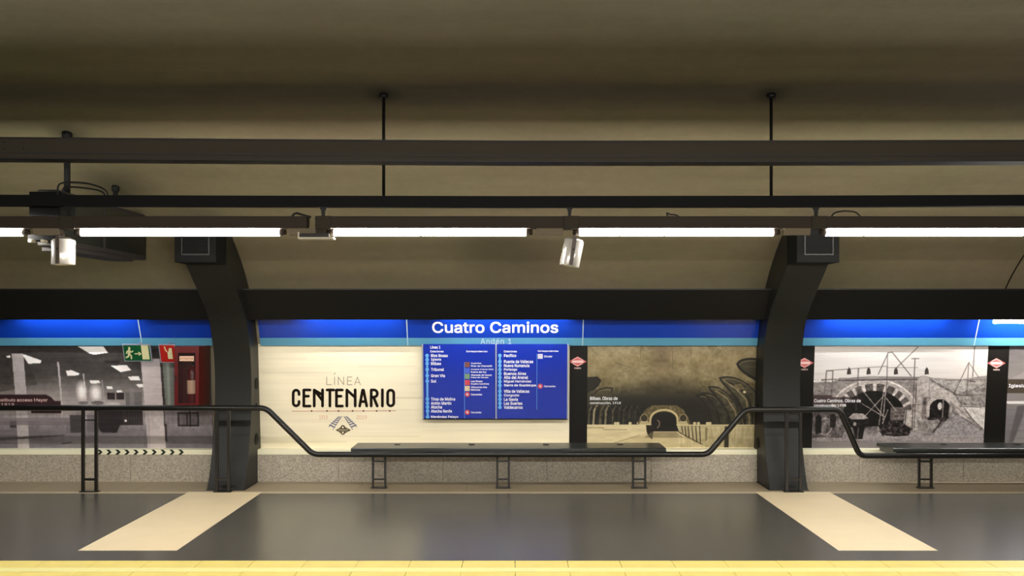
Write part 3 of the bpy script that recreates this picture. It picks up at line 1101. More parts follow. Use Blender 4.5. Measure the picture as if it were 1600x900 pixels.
# platforms and track bed
c.poly([(917, 664), (1018, 664), (1012, 676), (960, T1), (917, T1)], (202, 188, 150))
c.poly([(1058, 664), (1187, 664), (1187, T1), (1110, T1), (1062, 674)], (172, 160, 124))
c.poly([(1018, 674), (1060, 674), (1112, T1), (952, T1), (1000, 680)], (186, 172, 134))
c.line([(917, 663.5), (1018, 663.5)], 1.2, (214, 200, 160))
c.line([(1058, 663.5), (1187, 663.5)], 1.2, (206, 194, 152))
c.poly([(1010, 664), (1020, 664), (1022, 672), (1020, 686), (1014, 682), (1011, 674)], (32, 27, 20))
for xx, y2 in ((1066, 676), (1071, 680), (1076, 683), (1082, 686), (1088, 690), (1094, 692)):
    c.line([(xx, 666), (xx + 2, y2)], 1.8, (52, 45, 32), 0.85)
c.line([(1062, 675), (1082, 686), (1098, 694)], 1.6, (60, 52, 36), 0.8)
c.poly([(1018, 675), (1058, 675), (1070, 684), (1006, 684)], (112, 101, 74), 0.6)
c.line([(1000, 680), (960, 692)], 2, (140, 126, 92), 0.6)
c.noise(16, 2, 9, 29, ((c.Y > 666) & (c.X > 1060)).astype(float))
c.noise(10, 12, 4, 30, (c.Y > 666).astype(float))
c.line([(917, 668), (942, 668), (944, 671), (980, 671)], 1.4, (120, 104, 72), 0.6)
c.rect(1133, 666, 1140, 700, (40, 33, 24), 0.95)
c.rect(1103, 668, 1106, 688, (90, 80, 58), 0.6)
c.rect(917, 699, 1187, T1, (228, 216, 180), 0.8)
p3 = c.build('poster', FW, 1.04, con=1.06)
tag(p3, 'sepia tunnel photo poster with rows of arched openings', 'poster')
hard_text(p3, FW, [('Bilbao. Obras de', 922, 965, 619.8, 625), ('construcción, 1918', 922, 970, 627.8, 632)], M_letters)

# --- arch construction photograph
c = Canvas(1270.6, T0, 1540, T1, 2.0, base=(200, 194, 190))
c.vgrad(1270, 530, 1541, 710, [(530, (206, 199, 195)), (585, (216, 210, 206)), (588, (150, 144, 142)), (640, (138, 132, 130)), (668, (120, 114, 114)), (680, (158, 152, 152)), (690, (150, 144, 146)), (702, (132, 126, 128))])
c.poly([(1270, 597), (1300, 596), (1310, 590), (1435, 588), (1440, 586), (1456, 590), (1500, 592), (1541, 586), (1541, 541), (1270, 541)], (212, 206, 202))
c.noise(5, 60, 4, 31, (c.Y < 588).astype(float))
c.noise(14, 4, 3, 32, ((c.Y > 594) & (c.Y < 690)).astype(float))
c.poly([(1270, 598), (1308, 596), (1300, 626), (1270, 626)], (140, 134, 132))
# main building front
c.poly([(1308, 592), (1436, 588), (1436, 672), (1300, 660), (1300, 620)], (150, 143, 140))
arc_o = [(1366 + 68 * math.cos(math.radians(t)), 645 - 52 * math.sin(math.radians(t))) for t in range(0, 181, 6)]
c.poly(arc_o, (176, 168, 164))
c.line(arc_o, 2.2, (214, 206, 202))
arc_m = [(1366 + 60 * math.cos(math.radians(t)), 646 - 47 * math.sin(math.radians(t))) for t in range(0, 181, 6)]
c.poly(arc_m, (98, 92, 90))
for t in (22, 38, 54, 72, 90, 108, 124, 140, 156):
    a = math.radians(t)
    d_ = math.radians(2.8)
    c.poly([(1366 + 60 * math.cos(a - d_), 646 - 47 * math.sin(a - d_)), (1366 + 60 * math.cos(a + d_), 646 - 47 * math.sin(a + d_)),
            (1366 + 49 * math.cos(a + d_), 648 - 37 * math.sin(a + d_)), (1366 + 49 * math.cos(a - d_), 648 - 37 * math.sin(a - d_))], (200, 192, 188))
arc_i = [(1366 + 49 * math.cos(math.radians(t)), 648 - 38 * math.sin(math.radians(t))) for t in range(0, 181, 6)]
c.poly([(1415, 664)] + arc_i + [(1317, 668)], (34, 30, 30))
c.poly([(1415, 640), (1434, 640), (1436, 672), (1412, 672)], (182, 174, 170))
c.line([(1417, 640), (1415, 668)], 1.4, (96, 90, 88))
c.rect(1392, 636, 1414, 656, (128, 120, 118), 0.9)
for yy in (640, 645, 650):
    c.line([(1392, yy), (1414, yy - 1)], 0.8, (84, 78, 76), 0.8)
c.line([(1310, 594), (1434, 592)], 2.2, (92, 84, 84))
c.line([(1318, 597), (1330, 590), (1360, 588), (1434, 589)], 1, (120, 112, 110))
# trestles
for pts in ([(1345, 607), (1384, 652)], [(1384, 598), (1381, 655)], [(1380, 612), (1374, 672)], [(1354, 648), (1384, 614)], [(1385, 622), (1401, 641)],
            [(1340, 626), (1381, 650)], [(1388, 640), (1378, 668)]):
    c.line(pts, 1.5, (172, 164, 160), 0.9)
# pilaster and stepped side walls
c.poly([(1432, 592), (1440, 587), (1450, 590), (1452, 668), (1434, 668)], (176, 168, 164))
c.line([(1427, 560), (1427, 672)], 1.5, (100, 92, 90))
c.line([(1431, 600), (1430, 668)], 1.6, (110, 102, 100))
c.rect(1441, 620, 1449, 668, (120, 112, 110), 0.8)
c.rect(1443, 622, 1447, 632, (70, 64, 64), 0.8)
c.poly([(1452, 592), (1470, 600), (1500, 618), (1541, 672), (1541, 640), (1500, 612), (1541, 600), (1541, 590), (1500, 592)], (166, 160, 156))
c.noise(18, 3, 3, 34, ((c.X > 1490) & (c.Y > 590) & (c.Y < 640)).astype(float))
c.poly([(1452, 596), (1492, 617), (1512, 640), (1524, 662), (1500, 648), (1486, 626), (1452, 620)], (182, 174, 170))
c.line([(1452, 592), (1490, 614), (1526, 662)], 1.4, (96, 90, 88), 0.9)
c.poly([(1504, 632), (1541, 636), (1541, 672), (1520, 652)], (206, 200, 196))
# small arch
c.ell(1468, 638, 20, 20, (184, 176, 172))
c.poly([(1453, 654)] + [(1469 + 16 * math.cos(math.radians(180 - t)), 638 - 15 * math.sin(math.radians(t))) for t in range(0, 181, 10)] + [(1485, 654)], (44, 40, 40))
c.ell(1469, 634, 3.4, 6, (214, 208, 204))
c.line([(1474, 624), (1474, 656)], 2, (140, 132, 130))
c.line([(1485, 626), (1484, 650)], 2, (150, 142, 140))
c.line([(1486, 628), (1526, 662)], 1.8, (150, 143, 140))
c.rect(1450, 652, 1482, 658, (70, 64, 64), 0.9)
c.poly([(1434, 656), (1470, 656), (1464, 674), (1436, 672)], (150, 144, 142))
c.noise(24, 4, 4, 35, c.pmask([(1434, 654), (1476, 654), (1464, 676), (1436, 674)]))
c.line([(1478, 650), (1460, 676)], 2.4, (60, 54, 54))
# sand heap and ground
c.poly([(1488, 647), (1498, 648), (1541, 676), (1541, 694), (1442, 692), (1464, 676)], (156, 150, 152))
c.noise(5, 3, 2, 36, c.pmask([(1488, 647), (1498, 648), (1541, 676), (1541, 694), (1442, 692)]))
c.poly([(1444, 678), (1460, 674), (1462, 679), (1448, 682)], (66, 60, 60))
c.poly([(1270, 676), (1360, 680), (1440, 672), (1541, 690), (1541, T1), (1270, T1)], (158, 150, 152), 0.75)
c.poly([(1270, 690), (1400, 686), (1541, 694), (1541, T1), (1270, T1)], (136, 130, 132), 0.8)
# rubble, carts and people
c.poly([(1374, 664), (1396, 656), (1412, 660), (1426, 670), (1422, 680), (1404, 682), (1380, 680)], (62, 56, 56))
c.noise(30, 3, 2.5, 37, c.pmask([(1374, 662), (1396, 654), (1428, 668), (1422, 682), (1376, 680)]))
c.poly([(1270, 644), (1300, 634), (1312, 640), (1316, 652), (1322, 668), (1318, 684), (1270, 684)], (112, 106, 106))
c.noise(26, 4, 5, 38, c.pmask([(1270, 644), (1330, 644), (1326, 686), (1270, 686)]))
c.line([(1290 + 11 * math.cos(math.radians(t)), 666 + 13 * math.sin(math.radians(t))) for t in range(0, 361, 20)], 1.8, (168, 160, 160))
c.poly([(1275, 652), (1280, 646), (1285, 652), (1285, 676), (1276, 678)], (36, 32, 34))
c.poly([(1298, 648), (1304, 646), (1308, 652), (1306, 668), (1298, 668)], (52, 48, 48))
c.poly([(1272, 636), (1300, 634), (1314, 642), (1300, 640), (1272, 641)], (150, 143, 142))
c.poly([(1327, 652), (1334, 645), (1350, 646), (1358, 653), (1350, 655), (1332, 655)], (166, 158, 156))
c.poly([(1330, 655), (1356, 655), (1352, 672), (1350, 686), (1338, 686), (1334, 668)], (42, 38, 38))
c.ell(1337, 662, 2.6, 3, (160, 152, 150))
c.line([(1343, 668), (1342, 686)], 1.6, (120, 112, 110))
# figures on the parapet
for xx in (1325, 1355.5, 1398, 1446):
    c.poly([(xx - 3.2, 585), (xx - 2.6, 577), (xx, 573), (xx + 2.6, 577), (xx + 3.6, 584)], (74, 68, 66))
# poles and scaffolds
for pts, wd in (([(1371, 584), (1385, 551), (1391, 550), (1422, 587)], 1.6), ([(1396, 577), (1431, 542)], 1.4), ([(1519, 541), (1518, 588)], 1.6),
                ([(1490, 615), (1511, 566), (1510, 616)], 1.3), ([(1511, 566), (1528, 590)], 1), ([(1288, 615), (1290, 579), (1300, 579), (1299, 615)], 1.8),
                ([(1290, 579), (1339, 575), (1340, 620)], 1), ([(1339, 575), (1384, 572), (1385, 600)], 1), ([(1340, 575), (1338, 640)], 1.4),
                ([(1384, 552), (1385, 612)], 1.2), ([(1422, 560), (1433, 560)], 1.4), ([(1384, 574), (1432, 574)], 0.8),
                ([(1283, 593), (1305, 592)], 1.8), ([(1490, 616), (1517, 618)], 2.2), ([(1510, 594), (1522, 596)], 2), ([(1500, 634), (1534, 636)], 1.4),
                ([(1514, 612), (1540, 598)], 1.4), ([(1476, 594), (1540, 592)], 1), ([(1427, 632), (1436, 632)], 1.4)):
    c.line(pts, wd, (104, 96, 94), 0.85)
# caption ribbon
c.noise(20, 2.2, 2.2, 51, ((c.Y > 592) & (c.Y < 690)).astype(float))
c.noise(16, 5, 3, 52, ((c.Y > 592) & (c.Y < 672)).astype(float))
c.noise(34, 2.4, 3, 53, c.pmask([(1376, 664), (1396, 655), (1428, 668), (1422, 682), (1380, 682)]))
c.rect(1270, 617, 1300, 637, (72, 56, 58), 0.75)
c.rect(1300, 620, 1347, 631, (60, 48, 50), 0.7)
c.noise(4, 40, 1.6, 39)
p4 = c.build('poster', FW, 0.90, con=1.28, mid=140)
tag(p4, 'black and white poster of workers building a large stone arch', 'poster')
hard_text(p4, FW, [('Cuatro Caminos. Obras de', 1272, 1345, 623.5, 628.5), ('construcción, 1918', 1272, 1322, 631.5, 636)], M_letters)

# --- grey photograph at the right end
c = Canvas(1573.2, T0, 1780, T1, 1.2, base=(120, 116, 116))
c.vgrad(1573, 530, 1780, 710, [(530, (70, 66, 68)), (556, (96, 92, 92)), (590, (130, 124, 122)), (628, (132, 126, 126)), (660, (120, 115, 118)), (702, (108, 104, 106))])
c.poly([(1576, 592), (1640, 560), (1780, 545), (1780, 592)], (150, 143, 142), 0.7)
c.rect(1573, 592, 1780, 614, (74, 66, 56))
c.poly([(1573, 626), (1780, 628), (1780, 634), (1573, 630)], (220, 214, 212))
c.poly([(1590, 634), (1604, 632), (1598, 664), (1582, 700), (1578, 700)], (88, 84, 86), 0.8)
c.poly([(1604, 634), (1700, 634), (1720, 700), (1584, 700)], (142, 136, 138), 0.6)
for yy in (640, 650, 663, 672, 684):
    c.line([(1573, yy), (1780, yy + 1)], 0.8, (96, 92, 94), 0.6)
c.noise(5, 30, 3, 41)
p5 = c.build('poster', FW, 0.95, con=1.1)
tag(p5, 'grey photo poster cut by the right edge, captioned Iglesia', 'poster')
hard_text(p5, FW, [('Iglesia. 1919', 1576, 1628, 600, 606.5)], M_letters)

# ------------------------------------------------------------------ route board
FR = Frame(11.06, 0.9, 10.99, 1.57)
e = empty('route_board', mw=FR.M)
tag(e, 'blue route board in two panels listing stations, below the station name sign', 'sign')
RT, RB = 538, 654


def rp(x, y, h=0.012):
    return FR.uv(x, y, h)


for xa, xb in ((661.5, 774), (776, 886)):
    (u0, v1), (u1, v0) = rp(xa, RT), rp(xb, RB)
    MB().box(u0, u1, v0, v1, -0.06, 0.010).build('board_panel', M_board, e)
for xx in (660, 775, 887.5):
    (u0, v1), (u1, v0) = rp(xx, RT), rp(xx, RB + 0.7)
    MB().box(u0 - 0.008, u0 + 0.008, v0, v1, -0.06, 0.018).build('frame_bar', M_alu, e, bevel=0.002)
(u0, v1), (u1, v0) = rp(660, RB), rp(888, RB + 1.5)
MB().box(u0, u1, v0, v1, -0.06, 0.014).build('bottom_rail', M_black, e)
Lz = 0.0115


def line_text(s, x, y, hgt, wpc=1.62, bold=0.02):
    u0, v0 = rp(x, y + hgt / 2)
    u1, v1 = rp(x + wpc * hgt * 0.36 * len(s), y - hgt / 2)
    mb_ = MB()
    put_text(mb_, s, u0, u1, v0, v1, Lz, bold=bold, res=1)
    mb_.build('lettering', M_letters, e)


def fit_text(s, xa, xb, y, hgt, bold=0.02):
    u0, v0 = rp(xa, y + hgt / 2)
    u1, v1 = rp(xb, y - hgt / 2)
    mb_ = MB()
    put_text(mb_, s, u0, u1, v0, v1, Lz, bold=bold, res=1)
    mb_.build('lettering', M_letters, e)


fit_text('Línea 1', 672.5, 688, 542.5, 4.4)
fit_text('Estaciones', 672.5, 693, 549, 3.0)
fit_text('Correspondencias', 728.5, 761.5, 549.3, 3.2)
for s, xb, y in (('Ríos Rosas', 699.5, 555.5), ('Iglesia', 689, 562), ('Bilbao', 689, 568), ('Tribunal', 693.5, 577.3), ('Gran Vía', 695, 587),
                 ('Sol', 681.5, 595.5), ('Tirso de Molina', 711, 623.5), ('Antón Martín', 705, 630), ('Atocha', 690.5, 636), ('Atocha Renfe', 706, 642.3),
                 ('Menéndez Pelayo', 716, 651.6)):
    fit_text(s, 673.5, xb, y, 4.6)
fit_text('Estaciones', 787.5, 807.5, 549, 3.0)
fit_text('Correspondencias', 840.5, 872.5, 548.8, 3.2)
for s, xb, y in (('Pacífico', 806.5, 555.5), ('Puente de Vallecas', 833, 565), ('Nueva Numancia', 827, 571.2), ('Portazgo', 808, 577.7),
                 ('Buenos Aires', 822, 583.7), ('Alto del Arenal', 825, 589.8), ('Miguel Hernández', 830, 596.2), ('Sierra de Guadalupe', 837.5, 602.3),
                 ('Villa de Vallecas', 827, 611.3), ('Congosto', 811, 618), ('La Gavia', 809, 624), ('Las Suertes', 816, 630.2), ('Valdecarros', 816.5, 636.5)):
    fit_text(s, 787.5, xb, y, 4.6)
codes = ((M_brown, '4', 569.8, 'Argüelles', 'Pinar de Chamartín', 752, 769), (M_codeblue, '10', 579.3, 'Hospital Infanta Sofía', 'Puerta del Sur', 771, 760),
         (M_codegreen, '5', 588, 'Alameda de Osuna', 'Casa de Campo', 768, 763), (M_codered, '2', 597.7, 'Las Rosas', 'Cuatro Caminos', 754, 764),
         (M_codeyel, '3', 607, 'Villaverde Alto', 'Moncloa', 761, 750))
for m_, n_, y, a, b, xa, xb in codes:
    (u0, v0), (u1, v1) = rp(726.3, y + 4), rp(734, y - 4)
    MB().box(u0, u1, v0, v1, 0.010, 0.0112).build('line_code', m_, e)
    (u0, v0), (u1, v1) = rp(728.2, y + 2.6, .0115), rp(731.9 if len(n_) == 1 else 733, y - 2.6, .0115)
    put_text(mb, n_, u0, u1, v0, v1, 0.0120, bold=0.02, res=1)
    fit_text(a, 736, xa, y - 2, 2.6)
    fit_text(b, 736, xb, y + 2, 2.6)
for (xx, y, xa, xb) in ((730.2, 616.3, 736, 753), (730.2, 644.3, 736, 752), (844.2, 603.5, 850, 868)):
    (u0, v0) = rp(xx, y)
    MB().disc((u0, v0, 0.010), 4.0 * 11 / F, t=0.0012, seg=20).build('rail_code', M_codered, e)
    MB().flat([(u0 - .014, v0 - .004), (u0 - .006, v0 + .016), (u0 + .014, v0 + .004), (u0 + .006, v0 - .016)], 0.0112, 0.0118).build('rail_code_mark', M_codegrey, e)
    fit_text('Cercanías', xa, xb, y, 2.8)
(u0, v0), (u1, v1) = rp(840.3, 560.5), rp(848, 553)
MB().box(u0, u1, v0, v1, 0.010, 0.0112).build('line_code', M_codegrey, e)
fit_text('Circular', 850, 863, 556.8, 3)
mb = MB()
for xx, ya, yb, ys in ((667.2, 553, 654, (555.5, 562, 568, 577.3, 587, 595.5, 623.5, 630, 636, 642.3, 651.6)),
                       (781, 553, 638, (555.5, 565, 571.2, 577.7, 583.7, 589.8, 596.2, 602.3, 611.3, 618, 624, 630.2, 636.5))):
    (u0, v1), (u1, v0) = rp(xx, ya), rp(xx, yb)
    mb.box(u0 - 0.011, u0 + 0.011, v0, v1, 0.010, 0.0112)
    for y in ys:
        mb.disc((u0, rp(xx, y)[1], 0.010), 0.021, t=0.0014, seg=14)
for xx, ya, yb in ((725.5, 566, 654), (839, 553, 640)):
    (u0, v1), (u1, v0) = rp(xx, ya), rp(xx, yb)
    mb.box(u0 - 0.0022, u0 + 0.0022, v0, v1, 0.010, 0.0108)
mb.build('line_diagram', M_line, e)

# ------------------------------------------------------------------ exit sign, extinguisher sign, cabinet
FS = Frame(10.90, 1.38, 10.83, 1.58)


def sign_plate(name, xa, xb, ya, yb, m, label):
    e = empty(name, mw=FS.M)
    tag(e, label, 'sign')
    (u0, v1), (u1, v0) = FS.uv(xa, ya), FS.uv(xb, yb)
    MB().box(u0, u1, v0, v1, -0.02, 0.0).build('rim', M_alu, e, bevel=0.002)
    b = 0.012
    MB().box(u0 + b, u1 - b, v0 + b, v1 - b, 0.0, 0.002).build('face', m, e)
    return e, u0, u1, v0, v1


e, u0, u1, v0, v1 = sign_plate('exit_sign', 190.5, 238, 538, 565, M_green, 'green exit sign with running figure and arrow above the station hall poster')
MB().box(u1 - 0.105, u1 - 0.025, v0 + 0.028, v1 - 0.012, 0.002, 0.003).build('door_symbol', M_glow, e)
mb = MB()
w_ = u1 - u0
h_ = v1 - v0


def sp(a, b):
    return (u0 + a * w_, v0 + b * h_)


mb.disc((*sp(0.245, 0.78), 0.002), 0.014, t=0.001, seg=14)
for pth, wd in (([(0.23, 0.66), (0.21, 0.44)], 0.03), ([(0.23, 0.64), (0.31, 0.55), (0.36, 0.62)], 0.013), ([(0.22, 0.64), (0.15, 0.60), (0.12, 0.48)], 0.013),
                ([(0.215, 0.44), (0.28, 0.34), (0.27, 0.18)], 0.017), ([(0.205, 0.44), (0.17, 0.30), (0.09, 0.24)], 0.017),
                ([(0.42, 0.46), (0.62, 0.46)], 0.012), ([(0.56, 0.55), (0.63, 0.46), (0.56, 0.37)], 0.012)):
    mb.stroke([sp(*q) for q in pth], wd, 0.002, 0.003)
mb.build('running_symbol', M_glow, e)
MB().box((u0 + u1) / 2 - 0.01, (u0 + u1) / 2 + 0.01, v1 - 0.06, v1 - 0.02, -0.13, -0.018).build('bracket', M_alu, e)

e, u0, u1, v0, v1 = sign_plate('extinguisher_sign', 247, 277, 538, 567, M_redsign, 'red fire extinguisher sign beside the green exit sign')
w_, h_ = u1 - u0, v1 - v0
MB().flat([sp(.50, .22), sp(.78, .22), sp(.78, .80), sp(.62, .80), sp(.56, .62), sp(.50, .58)], 0.002, 0.003).build('extinguisher_symbol', M_glow, e)
MB().stroke([sp(.36, .86), sp(.40, .70), sp(.46, .62)], 0.016, 0.002, 0.003).build('hose_symbol', M_codeyel, e)
MB().box((u0 + u1) / 2 - 0.01, (u0 + u1) / 2 + 0.01, v1 - 0.06, v1 - 0.02, -0.13, -0.018).build('bracket', M_alu, e)

DC = 10.66
cx0, cx1, cz0, cz1 = PX(272.5, DC), PX(310.5, DC), PZ(636, DC), PZ(541, DC)
e = empty('extinguisher_cabinet', ((cx0 + cx1) / 2, 11.0, cz0))
tag(e, 'red fire extinguisher cabinet with glazed door, mounted left of the first pillar', 'cabinet')
inv = e.matrix_world.inverted()


def inpar(o, inv=inv):
    o.matrix_parent_inverse = inv
    return o


mb = MB()
t = 0.012
yb_ = 11.06
mb.box(cx0, cx0 + t, DC + .02, yb_, cz0, cz1)
mb.box(cx1 - t, cx1, DC + .02, yb_, cz0, cz1)
mb.box(cx0 + t, cx1 - t, DC + .02, yb_, cz1 - t, cz1)
mb.box(cx0 + t, cx1 - t, DC + .02, yb_, cz0, cz0 + t)
mb.box(cx0 + t, cx1 - t, DC + .24, DC + .25, cz0 + t, cz1 - t)
inpar(mb.build('body', M_redcab, e))
mb = MB()
fw = 0.038
mb.box(cx0, cx0 + fw, DC, DC + .018, cz0, cz1)
mb.box(cx1 - fw, cx1, DC, DC + .018, cz0, cz1)
mb.box(cx0 + fw, cx1 - fw, DC, DC + .018, cz0, cz0 + 0.04)
mb.box(cx0 + fw, cx1 - fw, DC, DC + .018, cz1 - 0.075, cz1)
door = inpar(mb.build('door', M_red, e, bevel=0.002))
g = MB().box(cx0 + fw - .003, cx1 - fw + .003, DC + .007, DC + .010, cz0 + 0.037, cz1 - 0.072).build('pane', M_glass, door)
g = MB().box(cx0 + 0.012, cx0 + 0.024, DC - .012, DC + .002, cz0 + 0.29, cz0 + 0.35).build('handle', M_blacksteel, door)
g = MB().box(cx0 + 0.055, cx1 - 0.055, DC + .002, DC + .006, cz1 - 0.165, cz1 - 0.11).build('sticker', M_inkpeach, door)
mbt = MB()
me, xa_, xb_, ya_, yb2 = text_mesh('EXTINTOR', 0.03)
sx_, sy_ = (cx1 - cx0 - 0.125) / (xb_ - xa_), 0.022 / (yb2 - ya_)
mbt.add([((v.co.x - xa_) * sx_ + cx0 + 0.0625, DC + 0.0012, (v.co.y - ya_) * sy_ + cz1 - 0.149) for v in me.vertices], [tuple(p.vertices) for p in me.polygons])
mbt.build('sticker_word', M_red, door)

ex = empty('fire_extinguisher', ((cx0 + cx1) / 2 + 0.03, DC + 0.12, cz0 + t))
tag(ex, 'red fire extinguisher standing inside the glazed red cabinet', 'fire extinguisher')
mb = MB()
prof = [(0.0, 0.0), (0.058, 0.004), (0.062, 0.02), (0.062, 0.36), (0.055, 0.395), (0.035, 0.42), (0.018, 0.43), (0.018, 0.45)]
vs, fs = [], []
for r_, z_ in prof:
    for i in range(20):
        a = 2 * math.pi * i / 20
        vs.append((r_ * math.cos(a), r_ * math.sin(a), z_))
for j in range(len(prof) - 1):
    for i in range(20):
        fs.append((j * 20 + i, j * 20 + (i + 1) % 20, (j + 1) * 20 + (i + 1) % 20, (j + 1) * 20 + i))
mb.add(vs, fs, True)
mb.build('cylinder_body', M_red, ex)
mb = MB()
mb.cyl((0, 0, .45), (0, 0, .475), .016, 12)
mb.box(-.05, .03, -.008, .008, .475, .485)
mb.box(-.06, .02, -.008, .008, .50, .508)
mb.build('valve', M_blacksteel, ex)
MB().tube([(0.02, 0, .46), (.06, -.01, .45), (.075, -.01, .38), (.075, -.01, .2), (.07, -.01, .08)], 0.009).build('hose', M_cable, ex)
mb = MB()
ring = 12
vs = []
for z_ in (0.13, 0.28):
    for i in range(ring + 1):
        a = math.radians(200 + 140 * i / ring)
        vs.append((0.0635 * math.cos(a), 0.0635 * math.sin(a), z_))
mb.add(vs, [(i, i + 1, ring + 2 + i, ring + 1 + i) for i in range(ring)])
mb.build('instruction_label', M_inkpeach, ex)

# chevrons on the cream strip, left bay (part of the strip's marking)
chev = empty('direction_marking', (PX(220, DADO_D), DADO_D - 0.005, 0.343))
tag(chev, 'row of small dark chevrons on the cream strip under the hall poster', 'marking')
inv = chev.matrix_world.inverted()
for i in range(10):
    xx = 155.5 + i * 14.1
    X0, Z0 = PX(xx, DADO_D), 0.343
    s = 0.022
    mb = MB()
    pts = [(-.026, .029), (.008, .029), (.038, 0), (.008, -.029), (-.026, -.029), (.004, 0)]
    n = len(pts)
    ya = DADO_D - 0.0065
    vs = [(X0 + a, ya, Z0 + b) for a, b in pts] + [(X0 + a, ya + .002, Z0 + b) for a, b in pts]
    fs = [(0, 1, 2, 5), (5, 2, 3, 4)] + [(i_, n + i_, n + (i_ + 1) % n, (i_ + 1) % n) for i_ in range(n)]
    mb.add(vs, fs)
    mb.build('chevron', M_chev, chev, recalc=False).matrix_parent_inverse = inv

# ------------------------------------------------------------------ handrail
DR = 10.40


def R(x, y):
    return (PX(x, DR), DR, PZ(y, DR))


def arc_corner(a, b, c_, r, n=6):
    a, b, c_ = Vector(a), Vector(b), Vector(c_)
    p, q = b + (a - b).normalized() * r, b + (c_ - b).normalized() * r
    return [tuple(p.lerp(b, t).lerp(b.lerp(q, t), t)) for t in [i / n for i in range(n + 1)]]


ctrl = [R(-360, 637.5), R(416, 637.5), R(489, 710), R(1106, 710), R(1165, 640), R(1312, 640), R(1343, 712), R(1960, 712)]
path = [ctrl[0]]
for a, b, c_ in zip(ctrl[:-2], ctrl[1:-1], ctrl[2:]):
    path += arc_corner(a, b, c_, 0.07)
path.append(ctrl[-1])
e = empty('handrail', (0, DR, 0))
tag(e, 'long black tubular handrail dipping below the benches', 'handrail')
inv = e.matrix_world.inverted()
MB().tube(path, 0.031, 14).build('rail', M_rail, e).matrix_parent_inverse = inv


def post(xa, xb, ztop):
    X0, X1 = PX(xa, DR), PX(xb, DR)
    r = 0.0155
    mb = MB()
    mb.box(X0 - r, X0 + r, DR - r, DR + r, 0.012, ztop)
    mb.box(X1 - r, X1 + r, DR - r, DR + r, 0.012, ztop)
    mb.box(X0 + r, X1 - r, DR - 0.012, DR + 0.012, 0.125, 0.150)
    o = mb.build('post', M_blacksteel, e)
    o.matrix_parent_inverse = inv
    f = MB().box(X0 - 0.03, X1 + 0.03, DR - 0.035, DR + 0.035, 0.0, 0.012).build('foot_plate', M_blacksteel, o)
    MB().box(X0 + r, X1 - r, DR - 0.008, DR + 0.008, ztop - 0.12, ztop - 0.105).build('cross_bar', M_blacksteel, o)


zr = PZ(640, DR)
post(130, 150.5, zr - 0.0)
post(339, 357.5, zr)
post(1229, 1250.5, zr)

# ------------------------------------------------------------------ benches
DBF, DBB, ZS = 10.43, 10.92, 0.470


def bench(X0, X1, legs, bolts, label):
    e = empty('bench', ((X0 + X1) / 2, 10.65, 0))
    tag(e, label, 'bench', 'platform benches')
    inv = e.matrix_world.inverted()

    def P(o):
        o.matrix_parent_inverse = inv
        return o
    mb = MB()
    mb.prism([(DBF, ZS - 0.040), (DBF, ZS - 0.008), (DBF + 0.012, ZS), (DBB - 0.01, ZS), (DBB, ZS - 0.01), (DBB, ZS - 0.040)], X0, X1)
    s = P(mb.build('seat', M_seat, e, recalc=True, bevel=0.004))
    for bx in bolts:
        MB().cyl((bx, 10.74, ZS - .002), (bx, 10.74, ZS + .005), 0.035, 16).build('bolt_cap', M_black, s)
    mb = MB()
    for yy in (10.56, 10.84):
        mb.box(X0 + 0.06, X1 - 0.06, yy - 0.02, yy + 0.02, ZS - 0.088, ZS - 0.041)
    mb.box(X0 + 0.03, X0 + 0.06, DBF + .01, DBB - .02, ZS - 0.088, ZS - 0.041)
    mb.box(X1 - 0.06, X1 - 0.03, DBF + .01, DBB - .02, ZS - 0.088, ZS - 0.041)
    P(mb.build('seat_frame', M_blacksteel, e))
    for (xa, xb) in legs:
        r = 0.0115
        mb = MB()
        for xx in (xa, xb):
            mb.box(xx - r, xx + r, 10.62, 10.65, 0.006, ZS - 0.088)
        mb.box(xa - .03, xb + .03, 10.56, 10.84, ZS - 0.10, ZS - 0.088)
        for zz in (0.10, 0.30):
            mb.box(xa + r, xb - r, 10.625, 10.645, zz - 0.009, zz + 0.009)
        l = P(mb.build('leg', M_blacksteel, e))
        MB().box(xa - 0.02, xb + 0.02, 10.60, 10.67, 0.001, 0.015).build('foot_plate', M_blacksteel, l)
    # brackets tying the seat to the handrail
    return e


DL = 10.635
bench(PX(548, DBF), PX(1041, DBF), [(PX(583, DL), PX(602, DL)), (PX(777, DL), PX(795, DL)), (PX(989, DL), PX(1008, DL))],
      [PX(621, 10.74), PX(737, 10.74), PX(853, 10.74), PX(969, 10.74)], 'long dark metal bench under the blue route board')
bench(PX(1396, DBF), PX(1396, DBF) + 3.43, [(PX(1436, DL), PX(1455, DL)), (PX(1650, DL), PX(1669, DL)), (PX(1850, DL), PX(1869, DL))],
      [PX(1474, 10.74), PX(1590, 10.74)], 'dark metal bench below the arch construction poster, cut by the frame')

# ------------------------------------------------------------------ overhead: tray, dark rail, rods
DT = 7.30


def bend_box(pts_top, pts_bot, y0, y1):
    """beam whose upper and lower outline follow given (px x, px y) lists"""
    vs = []
    for (xt, yt_), (xb, yb_) in zip(pts_top, pts_bot):
        X = PX(xt, y0)
        zt, zb = PZ(yt_, y0), PZ(yb_, y0)
        vs += [(X, y0, zb), (X, y1, zb), (X, y1, zt), (X, y0, zt)]
    n = len(pts_top)
    fs = [(0, 1, 2, 3), tuple(4 * (n - 1) + k for k in (3, 2, 1, 0))]
    for i in range(n - 1):
        a, b = 4 * i, 4 * i + 4
        fs += [(a, b, b + 1, a + 1), (a + 1, b + 1, b + 2, a + 2), (a + 2, b + 2, b + 3, a + 3), (a + 3, b + 3, b, a)]
    return MB().add(vs, fs)


